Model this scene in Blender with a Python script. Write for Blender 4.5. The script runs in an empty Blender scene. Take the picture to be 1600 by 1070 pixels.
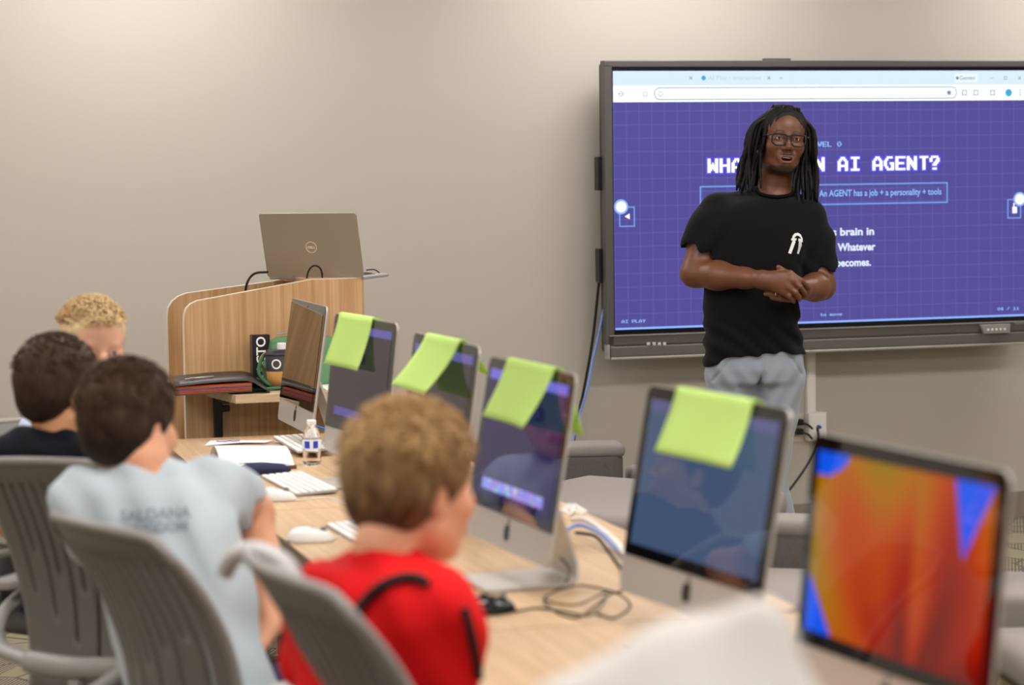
import bpy, bmesh, math, random
import numpy as np
from mathutils import Vector, Matrix
random.seed(7); np.random.seed(7)
PI = math.pi
S = bpy.context.scene
COL = S.collection

# ------------------------------------------------------------------ camera
CAM_Z = 1.593
PITCH, ROLL = 0.0728, -0.0133
FPX = 3777.8
cd = bpy.data.cameras.new('camera'); cam = bpy.data.objects.new('camera', cd); COL.objects.link(cam)
cd.sensor_width = 36; cd.lens = 85.0; cd.clip_start = 0.05; cd.clip_end = 60
fwd = Vector((0, math.cos(PITCH), -math.sin(PITCH))); upv = Vector((0, math.sin(PITCH), math.cos(PITCH))); rgt = Vector((1, 0, 0))
cr, sr = math.cos(ROLL), math.sin(ROLL)
R2 = rgt*cr + upv*sr; U2 = upv*cr - rgt*sr
M = Matrix((R2, U2, -fwd)).transposed().to_4x4(); M.translation = Vector((0, 0, CAM_Z))
cam.matrix_world = M
cd.dof.use_dof = True; cd.dof.focus_distance = 8.35; cd.dof.aperture_fstop = 3.0
S.camera = cam

# ------------------------------------------------------------------ view + world
S.view_settings.view_transform = 'Standard'; S.view_settings.look = 'None'
S.view_settings.gamma = 1; S.view_settings.use_curve_mapping = False
S.view_settings.exposure = 0.0
w = bpy.data.worlds.new('world'); S.world = w; w.use_nodes = True
w.node_tree.nodes['Background'].inputs[0].default_value = (1, .93, .84, 1)
w.node_tree.nodes['Background'].inputs[1].default_value = 0.15
LIGHT_W = 16.5           # radiance of the ceiling troffers

def ray(px, py):
    return fwd + R2*((px-800)/FPX) + U2*((535-py)/FPX)
def at(px, py, d):
    "point of the room at distance d (metres along +y) that the photo shows at px, py"
    r = ray(px, py); t = d/r.y
    return Vector((r.x*t, d, CAM_Z + r.z*t))
def onz(px, py, z):
    r = ray(px, py); t = (z-CAM_Z)/r.z
    return Vector((r.x*t, r.y*t, z))

# ------------------------------------------------------------------ materials
def lin(c):
    if isinstance(c, str): c = tuple(int(c[i:i+2], 16)/255 for i in (0, 2, 4))
    return tuple((x/12.92 if x <= .04045 else ((x+.055)/1.055)**2.4) for x in c)
MATS = {}
def mat(name, c, rough=.6, metal=0, spec=.5, bump=0, bscale=200, coat=0, trans=0, ior=1.45, alpha=1, emis=None, estr=0, sheen=0, var=0, vscale=8, sss=0):
    if name in MATS: return MATS[name]
    m = bpy.data.materials.new(name); m.use_nodes = True; MATS[name] = m
    nt = m.node_tree; b = nt.nodes['Principled BSDF']; I = b.inputs
    L = lin(c)
    I['Base Color'].default_value = (*L, 1); I['Roughness'].default_value = rough; I['Metallic'].default_value = metal
    I['Specular IOR Level'].default_value = spec; I['Coat Weight'].default_value = coat
    I['Transmission Weight'].default_value = trans; I['IOR'].default_value = ior; I['Alpha'].default_value = alpha
    I['Sheen Weight'].default_value = sheen
    if sss: I['Subsurface Weight'].default_value = sss; I['Subsurface Radius'].default_value = (.01, .004, .002)
    if emis: I['Emission Color'].default_value = (*lin(emis), 1); I['Emission Strength'].default_value = estr
    if bump or var:
        tc = nt.nodes.new('ShaderNodeTexCoord')
    if bump:
        n = nt.nodes.new('ShaderNodeTexNoise'); n.inputs['Scale'].default_value = bscale; n.inputs['Detail'].default_value = 3
        bp = nt.nodes.new('ShaderNodeBump'); bp.inputs['Strength'].default_value = bump; bp.inputs['Distance'].default_value = .002
        nt.links.new(tc.outputs['Object'], n.inputs['Vector']); nt.links.new(n.outputs['Fac'], bp.inputs['Height']); nt.links.new(bp.outputs[0], I['Normal'])
    if var:
        n = nt.nodes.new('ShaderNodeTexNoise'); n.inputs['Scale'].default_value = vscale; n.inputs['Detail'].default_value = 4
        mx = nt.nodes.new('ShaderNodeMix'); mx.data_type = 'RGBA'
        mx.inputs[6].default_value = (*[x*(1-var) for x in L], 1); mx.inputs[7].default_value = (*[min(1, x*(1+var)) for x in L], 1)
        nt.links.new(tc.outputs['Object'], n.inputs['Vector']); nt.links.new(n.outputs['Fac'], mx.inputs[0]); nt.links.new(mx.outputs[2], I['Base Color'])
    return m
def emi(name, c, s):
    if name in MATS: return MATS[name]
    m = bpy.data.materials.new(name); m.use_nodes = True; MATS[name] = m
    nt = m.node_tree; nt.nodes.remove(nt.nodes['Principled BSDF'])
    e = nt.nodes.new('ShaderNodeEmission'); e.inputs[0].default_value = (*lin(c), 1); e.inputs[1].default_value = s
    nt.links.new(e.outputs[0], nt.nodes['Material Output'].inputs[0]); return m
def tintmat(name, rough=.5, spec=.5, sss=0, sheen=0, bump=0, bscale=100, stretch=None):
    "principled material coloured by the mesh's own 'tint' attribute"
    if name in MATS: return MATS[name]
    m = mat(name, (.5, .5, .5), rough, spec=spec, sss=sss, sheen=sheen, bump=bump, bscale=bscale)
    nt = m.node_tree; a = nt.nodes.new('ShaderNodeAttribute'); a.attribute_name = 'tint'
    nt.links.new(a.outputs['Color'], nt.nodes['Principled BSDF'].inputs['Base Color']); return m
def wood(name, c1, c2, axis='z', scale=1.0, rough=.45):
    if name in MATS: return MATS[name]
    m = mat(name, c1, rough, spec=.4); nt = m.node_tree; N = nt.nodes.new
    tc = N('ShaderNodeTexCoord'); mp = N('ShaderNodeMapping'); st = {'x': (1.1, 42, 42), 'y': (42, 1.1, 42), 'z': (42, 42, 1.1)}[axis]
    mp.inputs['Scale'].default_value = tuple(v*scale for v in st)
    n1 = N('ShaderNodeTexNoise'); n1.inputs['Scale'].default_value = 1.6; n1.inputs['Detail'].default_value = 6; n1.inputs['Distortion'].default_value = .6
    n2 = N('ShaderNodeTexNoise'); n2.inputs['Scale'].default_value = 9; n2.inputs['Detail'].default_value = 3
    rp = N('ShaderNodeValToRGB'); rp.color_ramp.elements[0].position = .34; rp.color_ramp.elements[1].position = .66
    rp.color_ramp.elements[0].color = (*lin(c2), 1); rp.color_ramp.elements[1].color = (*lin(c1), 1)
    mx = N('ShaderNodeMix'); mx.data_type = 'RGBA'; mx.blend_type = 'MULTIPLY'; mx.inputs[0].default_value = .30
    l = nt.links.new
    l(tc.outputs['Object'], mp.inputs[0]); l(mp.outputs[0], n1.inputs['Vector']); l(mp.outputs[0], n2.inputs['Vector'])
    l(n1.outputs['Fac'], rp.inputs[0]); l(rp.outputs[0], mx.inputs[6]); l(n2.outputs['Fac'], mx.inputs[7]); l(mx.outputs[2], nt.nodes['Principled BSDF'].inputs['Base Color'])
    mx.clamp_result = True
    return m

# ------------------------------------------------------------------ object helpers
def tag(o, label=None, cat=None, group=None, kind=None):
    if label: o['label'] = label
    if cat: o['category'] = cat
    if group: o['group'] = group
    if kind: o['kind'] = kind
    return o
def thing(name, label, cat, loc=(0, 0, 0), rz=0, group=None):
    o = bpy.data.objects.new(name, None); COL.objects.link(o); o.empty_display_size = .05
    o.location = loc; o.rotation_euler = (0, 0, rz); return tag(o, label, cat, group)
def link(name, me, m=None, parent=None, loc=None, rz=0, smooth=False):
    o = bpy.data.objects.new(name, me); COL.objects.link(o)
    if m:
        for mm in (m if isinstance(m, (list, tuple)) else [m]): me.materials.append(mm)
    if parent: o.parent = parent
    if loc is not None: o.location = loc
    o.rotation_euler = (0, 0, rz)
    if smooth:
        me.polygons.foreach_set('use_smooth', [True]*len(me.polygons))
    return o
class MB:
    def __init__(s): s.v = []; s.f = []; s.mi = []
    def add(s, v, f, mi=0):
        n = len(s.v); s.v += [tuple(x) for x in v]; s.f += [tuple(i+n for i in q) for q in f]; s.mi += [mi]*len(f); return s
    def box(s, c, d, rz=0, mi=0, M=None):
        x, y, z = d[0]/2, d[1]/2, d[2]/2
        v = [Vector((i*x, j*y, k*z)) for i in (-1, 1) for j in (-1, 1) for k in (-1, 1)]
        Rm = M if M is not None else Matrix.Rotation(rz, 3, 'Z')
        v = [Rm @ p + Vector(c) for p in v]
        return s.add(v, [(0, 1, 3, 2), (4, 6, 7, 5), (0, 4, 5, 1), (2, 3, 7, 6), (0, 2, 6, 4), (1, 5, 7, 3)], mi)
    def tube(s, pts, r, n=8, mi=0, cap=True, flat=1.0):
        pts = [Vector(p) for p in pts]; L = len(pts)
        rs = r if isinstance(r, (list, tuple)) else [r]*L
        ref = Vector((.13, .27, .95)).normalized(); V = []; prev = None
        for i, p in enumerate(pts):
            t = (pts[min(i+1, L-1)] - pts[max(i-1, 0)]).normalized()
            if prev is None:
                a = t.cross(ref); a = a if a.length > 1e-3 else t.cross(Vector((1, 0, 0)))
            else: a = prev - t*prev.dot(t)
            a.normalize(); prev = a; b = t.cross(a)
            for k in range(n):
                an = 2*PI*k/n; V.append(p + a*math.cos(an)*rs[i] + b*math.sin(an)*rs[i]*flat)
        F = [(i*n+k, i*n+(k+1) % n, (i+1)*n+(k+1) % n, (i+1)*n+k) for i in range(L-1) for k in range(n)]
        if cap: F += [tuple(range(n))[::-1], tuple((L-1)*n+k for k in range(n))]
        return s.add(V, F, mi)
    def lathe(s, prof, n=32, c=(0, 0, 0), mi=0):
        V = []; F = []; m = len(prof)
        for k in range(n):
            a = 2*PI*k/n
            for r, z in prof: V.append((c[0]+r*math.cos(a), c[1]+r*math.sin(a), c[2]+z))
        for k in range(n):
            for i in range(m-1): F.append((k*m+i, ((k+1) % n)*m+i, ((k+1) % n)*m+i+1, k*m+i+1))
        return s.add(V, F, mi)
    def prism(s, poly, d0, d1, plane='xz', mi=0):
        "poly in a plane, extruded along the third axis from d0 to d1"
        def P(a, b, d): return {'xz': (a, d, b), 'xy': (a, b, d), 'yz': (d, a, b)}[plane]
        n = len(poly); V = [P(a, b, d0) for a, b in poly] + [P(a, b, d1) for a, b in poly]
        F = [tuple(range(n)), tuple(range(2*n-1, n-1, -1))] + [(i, i+n, (i+1) % n+n, (i+1) % n) for i in range(n)]
        return s.add(V, F, mi)
    def mesh(s, name='m', bev=0, seg=2):
        me = bpy.data.meshes.new(name); me.from_pydata(s.v, [], s.f); me.polygons.foreach_set('material_index', s.mi)
        bm = bmesh.new(); bm.from_mesh(me)
        bmesh.ops.recalc_face_normals(bm, faces=bm.faces)
        if bev:
            es = [e for e in bm.edges if len(e.link_faces) == 2 and e.calc_face_angle(0) > .6]
            bmesh.ops.bevel(bm, geom=es, offset=bev, segments=seg, affect='EDGES', profile=.5)
        bm.to_mesh(me); bm.free(); me.update(); return me
    def build(s, name, m, parent=None, bev=0, seg=2, smooth=False, loc=None, rz=0):
        return link(name, s.mesh(name, bev, seg), m, parent, loc, rz, smooth)
def rrect(w, h, r, n=6, cx=0, cy=0, rs=None):
    rs = rs or [r]*4; P = []
    for (sx, sy, a0, rr) in ((1, 1, 0, rs[0]), (-1, 1, 90, rs[1]), (-1, -1, 180, rs[2]), (1, -1, 270, rs[3])):
        for k in range(n+1):
            a = math.radians(a0+90*k/n); P.append((cx+sx*(w/2-rr)+rr*math.cos(a), cy+sy*(h/2-rr)+rr*math.sin(a)))
    return P
def cat_curve(pts, n=8):
    P = [Vector(p) for p in pts]; P = [2*P[0]-P[1]]+P+[2*P[-1]-P[-2]]; out = []
    for i in range(1, len(P)-2):
        for k in range(n):
            t = k/n; a, b, c, d = P[i-1:i+3]
            out.append(.5*((2*b)+(c-a)*t+(2*a-5*b+4*c-d)*t*t+(3*b-a-3*c+d)*t**3))
    out.append(P[-2]); return out
def text_mesh(txt, size, bold=.0, depth=0, xs=1.0, align='LEFT'):
    cu = bpy.data.curves.new('t', 'FONT'); cu.body = txt; cu.size = size; cu.offset = bold; cu.extrude = depth; cu.align_x = align; cu.resolution_u = 3
    o = bpy.data.objects.new('t', cu); COL.objects.link(o); dg = bpy.context.evaluated_depsgraph_get(); dg.update()
    me = bpy.data.meshes.new_from_object(o.evaluated_get(dg)); bpy.data.objects.remove(o); bpy.data.curves.remove(cu)
    for v in me.vertices: v.co.x *= xs
    return me
def text_wall(name, txt, size, x, z, y, m, parent, bold=0, xs=1.0, align='LEFT', depth=.0003):
    "text standing in the xz plane, read from -y"
    me = text_mesh(txt, size, bold, depth, xs, align)
    for v in me.vertices: v.co = Vector((v.co.x + x, y - v.co.z, v.co.y + z))
    me.materials.clear(); return link(name, me, m, parent)

# ------------------------------------------------------------------ SDF bodies
class SDF:
    def __init__(s): s.ops = []; s.fr = (np.zeros(3), np.eye(3), 1.0); s.disp = None
    def frame(s, o=(0, 0, 0), R=None, sc=1.0):
        s.fr = (np.array(o, float), np.eye(3) if R is None else np.array(R, float), sc); return s
    def _p(s, c, rad, fn, k, mode):
        o, R, sc = s.fr; s.ops.append((R@(np.array(c, float)*sc)+o, rad*sc, fn, k*sc, mode, s.fr)); return s
    def rc(s, a, b, r1, r2=None, k=.012, mode='u', sq=None):
        a = np.array(a, float); b = np.array(b, float); r2 = r1 if r2 is None else r2; ab = b-a; L2 = ab@ab+1e-12
        def fn(q):
            t = np.clip(((q-a)@ab)/L2, 0, 1)[:, None]; v = q-(a+t*ab)
            if sq is not None: v = v*np.array(sq)
            return np.sqrt((v*v).sum(1)) - (r1+(r2-r1)*t[:, 0])
        return s._p((a+b)/2, np.sqrt(L2)/2+max(r1, r2)*1.3, fn, k, mode)
    def chain(s, pts, rs, k=.012, k0=None, mode='u'):
        for i in range(len(pts)-1): s.rc(pts[i], pts[i+1], rs[i], rs[i+1], k0 if (i == 0 and k0) else k, mode)
        return s
    def ell(s, c, r, k=.012, mode='u', rx=0, ry=0, rz=0):
        c = np.array(c, float); r = np.array(r, float)
        Rm = np.array((Matrix.Rotation(rz, 3, 'Z')@Matrix.Rotation(ry, 3, 'Y')@Matrix.Rotation(rx, 3, 'X')))
        def fn(q):
            v = (q-c)@Rm; k0 = np.sqrt(((v/r)**2).sum(1)); k1 = np.sqrt(((v/r**2)**2).sum(1))+1e-9
            return k0*(k0-1)/k1
        return s._p(c, r.max(), fn, k, mode)
    def loft(s, sec, k=.02, mode='u', p=2.3, cap=.03):
        "sec: rows (z, cx, cy, rx, ry) rising in z"
        A = np.array(sec, float); z0, z1 = A[0, 0], A[-1, 0]
        zz = np.linspace(z0, z1, 64); T = np.stack([np.interp(zz, A[:, 0], A[:, i]) for i in range(5)], 1)
        for _ in range(3): T[1:-1, 1:] = (T[:-2, 1:]+2*T[1:-1, 1:]+T[2:, 1:])/4
        def fn(q):
            z = np.clip(q[:, 2], z0, z1); cx, cy, rx, ry = [np.interp(z, zz, T[:, i]) for i in (1, 2, 3, 4)]
            u = np.abs((q[:, 0]-cx)/rx); v = np.abs((q[:, 1]-cy)/ry)
            n = (u**p+v**p)**(1/p); rad = (n-1)*np.minimum(rx, ry)
            dz = np.abs(q[:, 2]-(z0+z1)/2)-(z1-z0)/2
            e = np.maximum(rad+cap, 0); g = np.maximum(dz+cap, 0)
            return np.where((rad > -cap) & (dz > -cap), np.sqrt(e*e+g*g)-cap, np.maximum(rad, dz))
        rr = max(np.abs(A[:, 1]).max()+A[:, 3].max(), np.abs(A[:, 2]).max()+A[:, 4].max(), (z1-z0)/2)
        return s._p((0, 0, (z0+z1)/2), rr, fn, k, mode)
    def ev(s, P, marg):
        d = np.full(len(P), .5, np.float32)
        for c, rad, fn, k, mode, (o, R, sc) in s.ops:
            idx = np.nonzero((np.abs(P-c.astype(np.float32)) < rad+k+marg).all(1))[0]
            if not len(idx): continue
            v = (fn(((P[idx]-o)@R)/sc)*sc).astype(np.float32); c0 = d[idx]
            if mode == 'u':
                h = np.maximum(k-np.abs(c0-v), 0)/max(k, 1e-6); d[idx] = np.minimum(c0, v)-h*h*k/4
            else:
                v = -v; h = np.maximum(k-np.abs(c0-v), 0)/max(k, 1e-6); d[idx] = np.maximum(c0, v)+h*h*k/4
        if s.disp is not None:
            idx = np.nonzero(np.abs(d) < max(marg, .03))[0]; d[idx] += s.disp(P[idx]).astype(np.float32)
        return d
    def grid(s, xs, ys, zs):
        n = [len(xs), len(ys), len(zs)]; st = 4
        cx, cy, cz = xs[::st], ys[::st], zs[::st]
        stp = max(np.diff(xs).max(), np.diff(ys).max(), np.diff(zs).max())*st
        G = np.stack(np.meshgrid(cx, cy, cz, indexing='ij'), -1).reshape(-1, 3).astype(np.float32)
        C = s.ev(G, stp*1.8).reshape(len(cx), len(cy), len(cz))
        V = np.repeat(np.repeat(np.repeat(C, st, 0), st, 1), st, 2)[:n[0], :n[1], :n[2]].copy()
        act = np.abs(V) < stp*1.45
        I = np.nonzero(act); P = np.stack([xs[I[0]], ys[I[1]], zs[I[2]]], 1).astype(np.float32)
        out = np.empty(len(P), np.float32); CH = 400000
        for i in range(0, len(P), CH): out[i:i+CH] = s.ev(P[i:i+CH], .02)
        V[I] = out; return V
    def mesh(s, name, res=.005, xs=None, ys=None, zs=None, lo=None, hi=None, color=None):
        if lo is None:
            lo = np.min([c-r for c, r, f, k, m, fr in s.ops if m == 'u'], 0)-.02; hi = np.max([c+r for c, r, f, k, m, fr in s.ops if m == 'u'], 0)+.02
        xs = np.arange(lo[0], hi[0], res) if xs is None else xs
        ys = np.arange(lo[1], hi[1], res) if ys is None else ys
        zs = np.arange(lo[2], hi[2], res) if zs is None else zs
        V = s.grid(xs, ys, zs); N = V < 0
        c8 = [N[i:N.shape[0]-1+i, j:N.shape[1]-1+j, k:N.shape[2]-1+k] for i in (0, 1) for j in (0, 1) for k in (0, 1)]
        cnt = sum(c.astype(np.uint8) for c in c8); A = (cnt > 0) & (cnt < 8); I = np.stack(np.nonzero(A), 1)
        ids = np.full(A.shape, -1, np.int32); ids[tuple(I.T)] = np.arange(len(I))
        acc = np.zeros((len(I), 3)); num = np.zeros(len(I)); ax = (xs, ys, zs)
        cor = [(i, j, k) for i in (0, 1) for j in (0, 1) for k in (0, 1)]
        val = {c: V[I[:, 0]+c[0], I[:, 1]+c[1], I[:, 2]+c[2]] for c in cor}
        for a in cor:
            for d in range(3):
                if a[d]: continue
                b = list(a); b[d] = 1; b = tuple(b); va, vb = val[a], val[b]; m = (va < 0) != (vb < 0)
                t = np.where(m, va/(va-vb+1e-12), 0)
                for e in range(3):
                    pa = ax[e][I[:, e]+a[e]]; pb = ax[e][I[:, e]+b[e]]; acc[:, e] += np.where(m, pa+(pb-pa)*t, 0)
                num += m
        P = acc/num[:, None]; F = []
        for d in range(3):
            sl0 = [slice(None)]*3; sl1 = [slice(None)]*3; sl0[d] = slice(0, -1); sl1[d] = slice(1, None)
            a, b = N[tuple(sl0)], N[tuple(sl1)]; e1, e2 = (d+1) % 3, (d+2) % 3
            E = np.stack(np.nonzero(a != b), 1)
            E = E[(E[:, e1] > 0) & (E[:, e2] > 0) & (E[:, e1] < A.shape[e1]) & (E[:, e2] < A.shape[e2])]
            if not len(E): continue
            def cid(o1, o2):
                q = E.copy(); q[:, e1] -= o1; q[:, e2] -= o2; return ids[tuple(q.T)]
            Q = np.stack([cid(1, 1), cid(0, 1), cid(0, 0), cid(1, 0)], 1)
            inn = a[tuple(E.T)]; Q[~inn] = Q[~inn][:, ::-1]; F.append(Q)
        F = np.concatenate(F); F = F[(F >= 0).all(1)]
        me = bpy.data.meshes.new(name); me.vertices.add(len(P)); me.vertices.foreach_set('co', P.astype(np.float32).ravel())
        me.loops.add(F.size); me.loops.foreach_set('vertex_index', F.ravel().astype(np.int32))
        me.polygons.add(len(F)); me.polygons.foreach_set('loop_start', np.arange(0, F.size, 4, dtype=np.int32))
        me.update(calc_edges=True); me.validate()
        me.polygons.foreach_set('use_smooth', [True]*len(me.polygons))
        if color is not None:
            c = np.ones((len(P), 4), np.float32); c[:, :3] = color(P); at_ = me.attributes.new('tint', 'FLOAT_COLOR', 'POINT'); at_.data.foreach_set('color', c.ravel())
        return me
def sm(x, a, b): t = np.clip((x-a)/(b-a), 0, 1); return t*t*(3-2*t)
def nz(P, f, seed=0):
    a = P*f+seed; return (np.sin(a[:, 0]+1.7*np.sin(a[:, 1]*.7+seed))*np.sin(a[:, 1]*1.1+1.3*np.sin(a[:, 2]*.9))*np.sin(a[:, 2]*1.05+1.5*np.sin(a[:, 0]*.8)))

from mathutils.bvhtree import BVHTree
def bvh(o): return BVHTree.FromPolygons([v.co[:] for v in o.data.vertices], [p_.vertices[:] for p_ in o.data.polygons])
def hit(tree, px, py, O, off=.0):
    "point of a mesh (given in root coordinates O) that the photo shows at px, py"
    d = ray(px, py).normalized(); o = Vector((0, 0, CAM_Z))-Vector(O); h = tree.ray_cast(o, d)
    return None if h[0] is None else h[0]+h[1]*off*(1 if h[1].dot(d) < 0 else -1)
# ------------------------------------------------------------------ room
YAW = .2986
wa = Vector((math.cos(YAW), math.sin(YAW), 0)); wn = Vector((math.sin(YAW), -math.cos(YAW), 0))
TVP = Vector((.4239, 9.9885, 0)); WO = TVP - wn*.17
def wp(s, t, z=0): return Vector((WO.x, WO.y, 0)) + wa*s + wn*t + Vector((0, 0, z))
room = Matrix.Rotation(YAW, 3, 'Z')
SL, SR, TB, HC = -5.4, 4.4, 12.6, 2.75
def slab(name, s0, s1, t0, t1, z0, z1, m, bev=0):
    mb = MB(); mb.box(((s0+s1)/2, -(t0+t1)/2, (z0+z1)/2), (s1-s0, abs(t1-t0), z1-z0))
    o = mb.build(name, m, None, bev, loc=(WO.x, WO.y, 0), rz=YAW); o['kind'] = 'structure'; return o
m_wall = mat('painted_wall', 'b9b3a8', .75, spec=.25, bump=.05, bscale=300)
slab('wall_front', SL, SR, -.12, 0, 0, HC, m_wall)
slab('wall_left', SL-.12, SL, -.12, TB, 0, HC, m_wall)
slab('wall_right', SR, SR+.12, -.12, TB, 0, HC, m_wall)
slab('wall_back', SL, SR, TB, TB+.12, 0, HC, m_wall)
slab('ceiling', SL-.12, SR+.12, -.12, TB+.12, HC, HC+.1, mat('ceiling_tile', 'e8e5de', .9, spec=.1, bump=.3, bscale=120))
m_base = mat('vinyl_baseboard', '8a8172', .5)
slab('baseboard_front', SL, SR, 0, .012, 0, .115, m_base)
slab('baseboard_left', SL, SL+.012, .012, TB, 0, .115, m_base)
slab('baseboard_right', SR-.012, SR, .012, TB, 0, .115, m_base)
def carpet():
    m = mat('patterned_carpet', '8d836b', .95, spec=.05); nt = m.node_tree; N = nt.nodes.new; l = nt.links.new
    tc = N('ShaderNodeTexCoord'); mp = N('ShaderNodeMapping'); mp.inputs['Rotation'].default_value = (0, 0, .5); l(tc.outputs['Object'], mp.inputs[0])
    v = N('ShaderNodeTexVoronoi'); v.feature = 'F1'; v.distance = 'CHEBYCHEV'; v.inputs['Scale'].default_value = 4.2; l(mp.outputs[0], v.inputs['Vector'])
    sp = N('ShaderNodeSeparateXYZ'); l(v.outputs['Color'], sp.inputs[0])
    wv = N('ShaderNodeTexWave'); wv.inputs['Scale'].default_value = 24; wv.inputs['Distortion'].default_value = 1.5; wv.inputs['Detail'].default_value = 2; l(mp.outputs[0], wv.inputs['Vector'])
    st = N('ShaderNodeMath'); st.operation = 'GREATER_THAN'; st.inputs[1].default_value = .5; l(sp.outputs[0], st.inputs[0])
    w2 = N('ShaderNodeMath'); w2.operation = 'GREATER_THAN'; w2.inputs[1].default_value = .55; l(wv.outputs['Fac'], w2.inputs[0])
    mu = N('ShaderNodeMath'); mu.operation = 'MULTIPLY'; l(st.outputs[0], mu.inputs[0]); l(w2.outputs[0], mu.inputs[1])
    ed = N('ShaderNodeTexVoronoi'); ed.feature = 'DISTANCE_TO_EDGE'; ed.inputs['Scale'].default_value = 4.2; l(mp.outputs[0], ed.inputs['Vector'])
    e2 = N('ShaderNodeMath'); e2.operation = 'LESS_THAN'; e2.inputs[1].default_value = .025; l(ed.outputs['Distance'], e2.inputs[0])
    mxx = N('ShaderNodeMath'); mxx.operation = 'MAXIMUM'; l(mu.outputs[0], mxx.inputs[0]); l(e2.outputs[0], mxx.inputs[1])
    mx = N('ShaderNodeMix'); mx.data_type = 'RGBA'; mx.inputs[6].default_value = (*lin('8f8670'), 1); mx.inputs[7].default_value = (*lin('625e55'), 1); l(mxx.outputs[0], mx.inputs[0])
    n = N('ShaderNodeTexNoise'); n.inputs['Scale'].default_value = 350; l(tc.outputs['Object'], n.inputs['Vector'])
    bp = N('ShaderNodeBump'); bp.inputs['Strength'].default_value = .6; l(n.outputs['Fac'], bp.inputs['Height'])
    b = nt.nodes['Principled BSDF']; l(mx.outputs[2], b.inputs['Base Color']); l(bp.outputs[0], b.inputs['Normal']); return m
slab('floor', SL-.12, SR+.12, -.12, TB+.12, -.05, 0, carpet())

m_lens = emi('troffer_lens', 'fffaf8', LIGHT_W); m_lens2 = emi('troffer_lens_dimmed', 'fffaf8', LIGHT_W*.72); m_trim = mat('white_metal_trim', 'e9e7e2', .5)
for i, (s_, t_) in enumerate([(s, t) for s in (-4.1, -1.95, .2, 2.35) for t in (.66, 3.3, 6.3, 9.6)]):
    L_ = thing('ceiling_light', 'recessed troffer light in the ceiling grid', 'ceiling light', wp(s_, t_, HC), YAW, 'recessed troffers in the ceiling')
    f = MB()
    for a, b, c, d in ((0, .31, 1.24, .03), (0, -.31, 1.24, .03), (.605, 0, .03, .6), (-.605, 0, .03, .6)): f.box((a, b, -.012), (c, d, .024))
    f.build('frame', m_trim, L_); g = MB(); g.box((0, 0, -.008), (1.18, .59, .012)); g.build('diffuser', m_lens2 if t_ < 1 else m_lens, L_)

# ------------------------------------------------------------------ wall display
TW, TH = 1.895, 1.066
tv = thing('wall_display', 'large interactive wall display showing a purple slide in a browser window', 'screen', (TVP.x, TVP.y, CAM_Z+.3844), YAW)
m_frame = mat('dark_grey_bezel', '5b5754', .45, metal=.3); m_black = mat('black_plastic', '141414', .4); m_silver = mat('silver_trim', 'b5b1aa', .35, metal=.6)
tvl = Matrix.Rotation(-YAW, 3, 'Z')
def tvuv(px, py):
    "local x,z on the display face"
    r = ray(px, py); o = Vector((TVP.x, TVP.y, CAM_Z+.3844)); n = wn
    t = (Vector((o.x, o.y, 0)).dot(n))/(Vector((r.x, r.y, 0)).dot(n))
    p = Vector((0, 0, CAM_Z))+r*t - o; q = tvl @ p; return q.x, q.z
b = MB(); bz = .042; bb = .115
b.box((TW/2, .045, -TH/2-.03), (TW+2*bz-.02, .06, TH+bz+bb-.03)); b.build('housing', m_black, tv, .01)
b = MB()
b.box((TW/2, .0, bz/2+.007), (TW+2*bz, .05, bz-.014)); b.box((-bz/2-.003, 0, -TH/2-.03), (bz-.008, .05, TH+bz+.07)); b.box((TW+bz/2+.003, 0, -TH/2-.03), (bz-.008, .05, TH+bz+.07))
b.box((TW/2, .0, -TH-.043), (TW+2*bz-.01, .05, .045)); b.build('bezel', m_frame, tv, .004)
b = MB(); b.box((TW/2, -.004, -TH-.09), (TW+2*bz-.03, .05, .046)); b.build('lower_bar', mat('port_bar_grey', '6d6965', .4, metal=.4), tv, .006)
b = MB(); b.box((TW/2, -.012, -TH-.118), (TW+2*bz-.03, .04, .011)); b.box((-.036, -.012, -TH-.09), (.012, .04, .06)); b.box((TW/2, -.022, -TH-.0235), (TW+.06, .012, .004)); b.build('silver_edge', m_silver, tv, .003)
b = MB(); b.box((TW/2, .005, -TH/2), (TW+.036, .03, TH+.044)); b.build('glass_border', mat('display_black_border', '0a0b12', .2), tv)
def slide_mat():
    m = mat('display_slide', '0c0c18', .25, spec=.5); nt = m.node_tree; N = nt.nodes.new; l = nt.links.new
    tc = N('ShaderNodeTexCoord'); sp = N('ShaderNodeSeparateXYZ'); l(tc.outputs['Object'], sp.inputs[0]); outs = []
    for ax in (0, 2):
        a = N('ShaderNodeMath'); a.operation = 'DIVIDE'; a.inputs[1].default_value = .0557; l(sp.outputs[ax], a.inputs[0])
        f = N('ShaderNodeMath'); f.operation = 'FRACT'; l(a.outputs[0], f.inputs[0])
        g = N('ShaderNodeMath'); g.operation = 'LESS_THAN'; g.inputs[1].default_value = .055; l(f.outputs[0], g.inputs[0]); outs.append(g)
    mx = N('ShaderNodeMath'); mx.operation = 'MAXIMUM'; l(outs[0].outputs[0], mx.inputs[0]); l(outs[1].outputs[0], mx.inputs[1])
    c = N('ShaderNodeMix'); c.data_type = 'RGBA'; c.inputs[6].default_value = (*lin('514a96'), 1); c.inputs[7].default_value = (*lin('615ca8'), 1); l(mx.outputs[0], c.inputs[0])
    bs = nt.nodes['Principled BSDF']; l(c.outputs[2], bs.inputs['Emission Color']); bs.inputs['Emission Strength'].default_value = 1.0; return m
b = MB(); b.box((TW/2, -.0125, -TH/2), (TW, .004, TH)); b.build('slide', slide_mat(), tv)
YS = -.016
def rect(mb, x0, z0, x1, z1, y=YS, th=.0008): mb.box(((x0+x1)/2, y, (z0+z1)/2), (abs(x1-x0), th, abs(z1-z0)))
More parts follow.
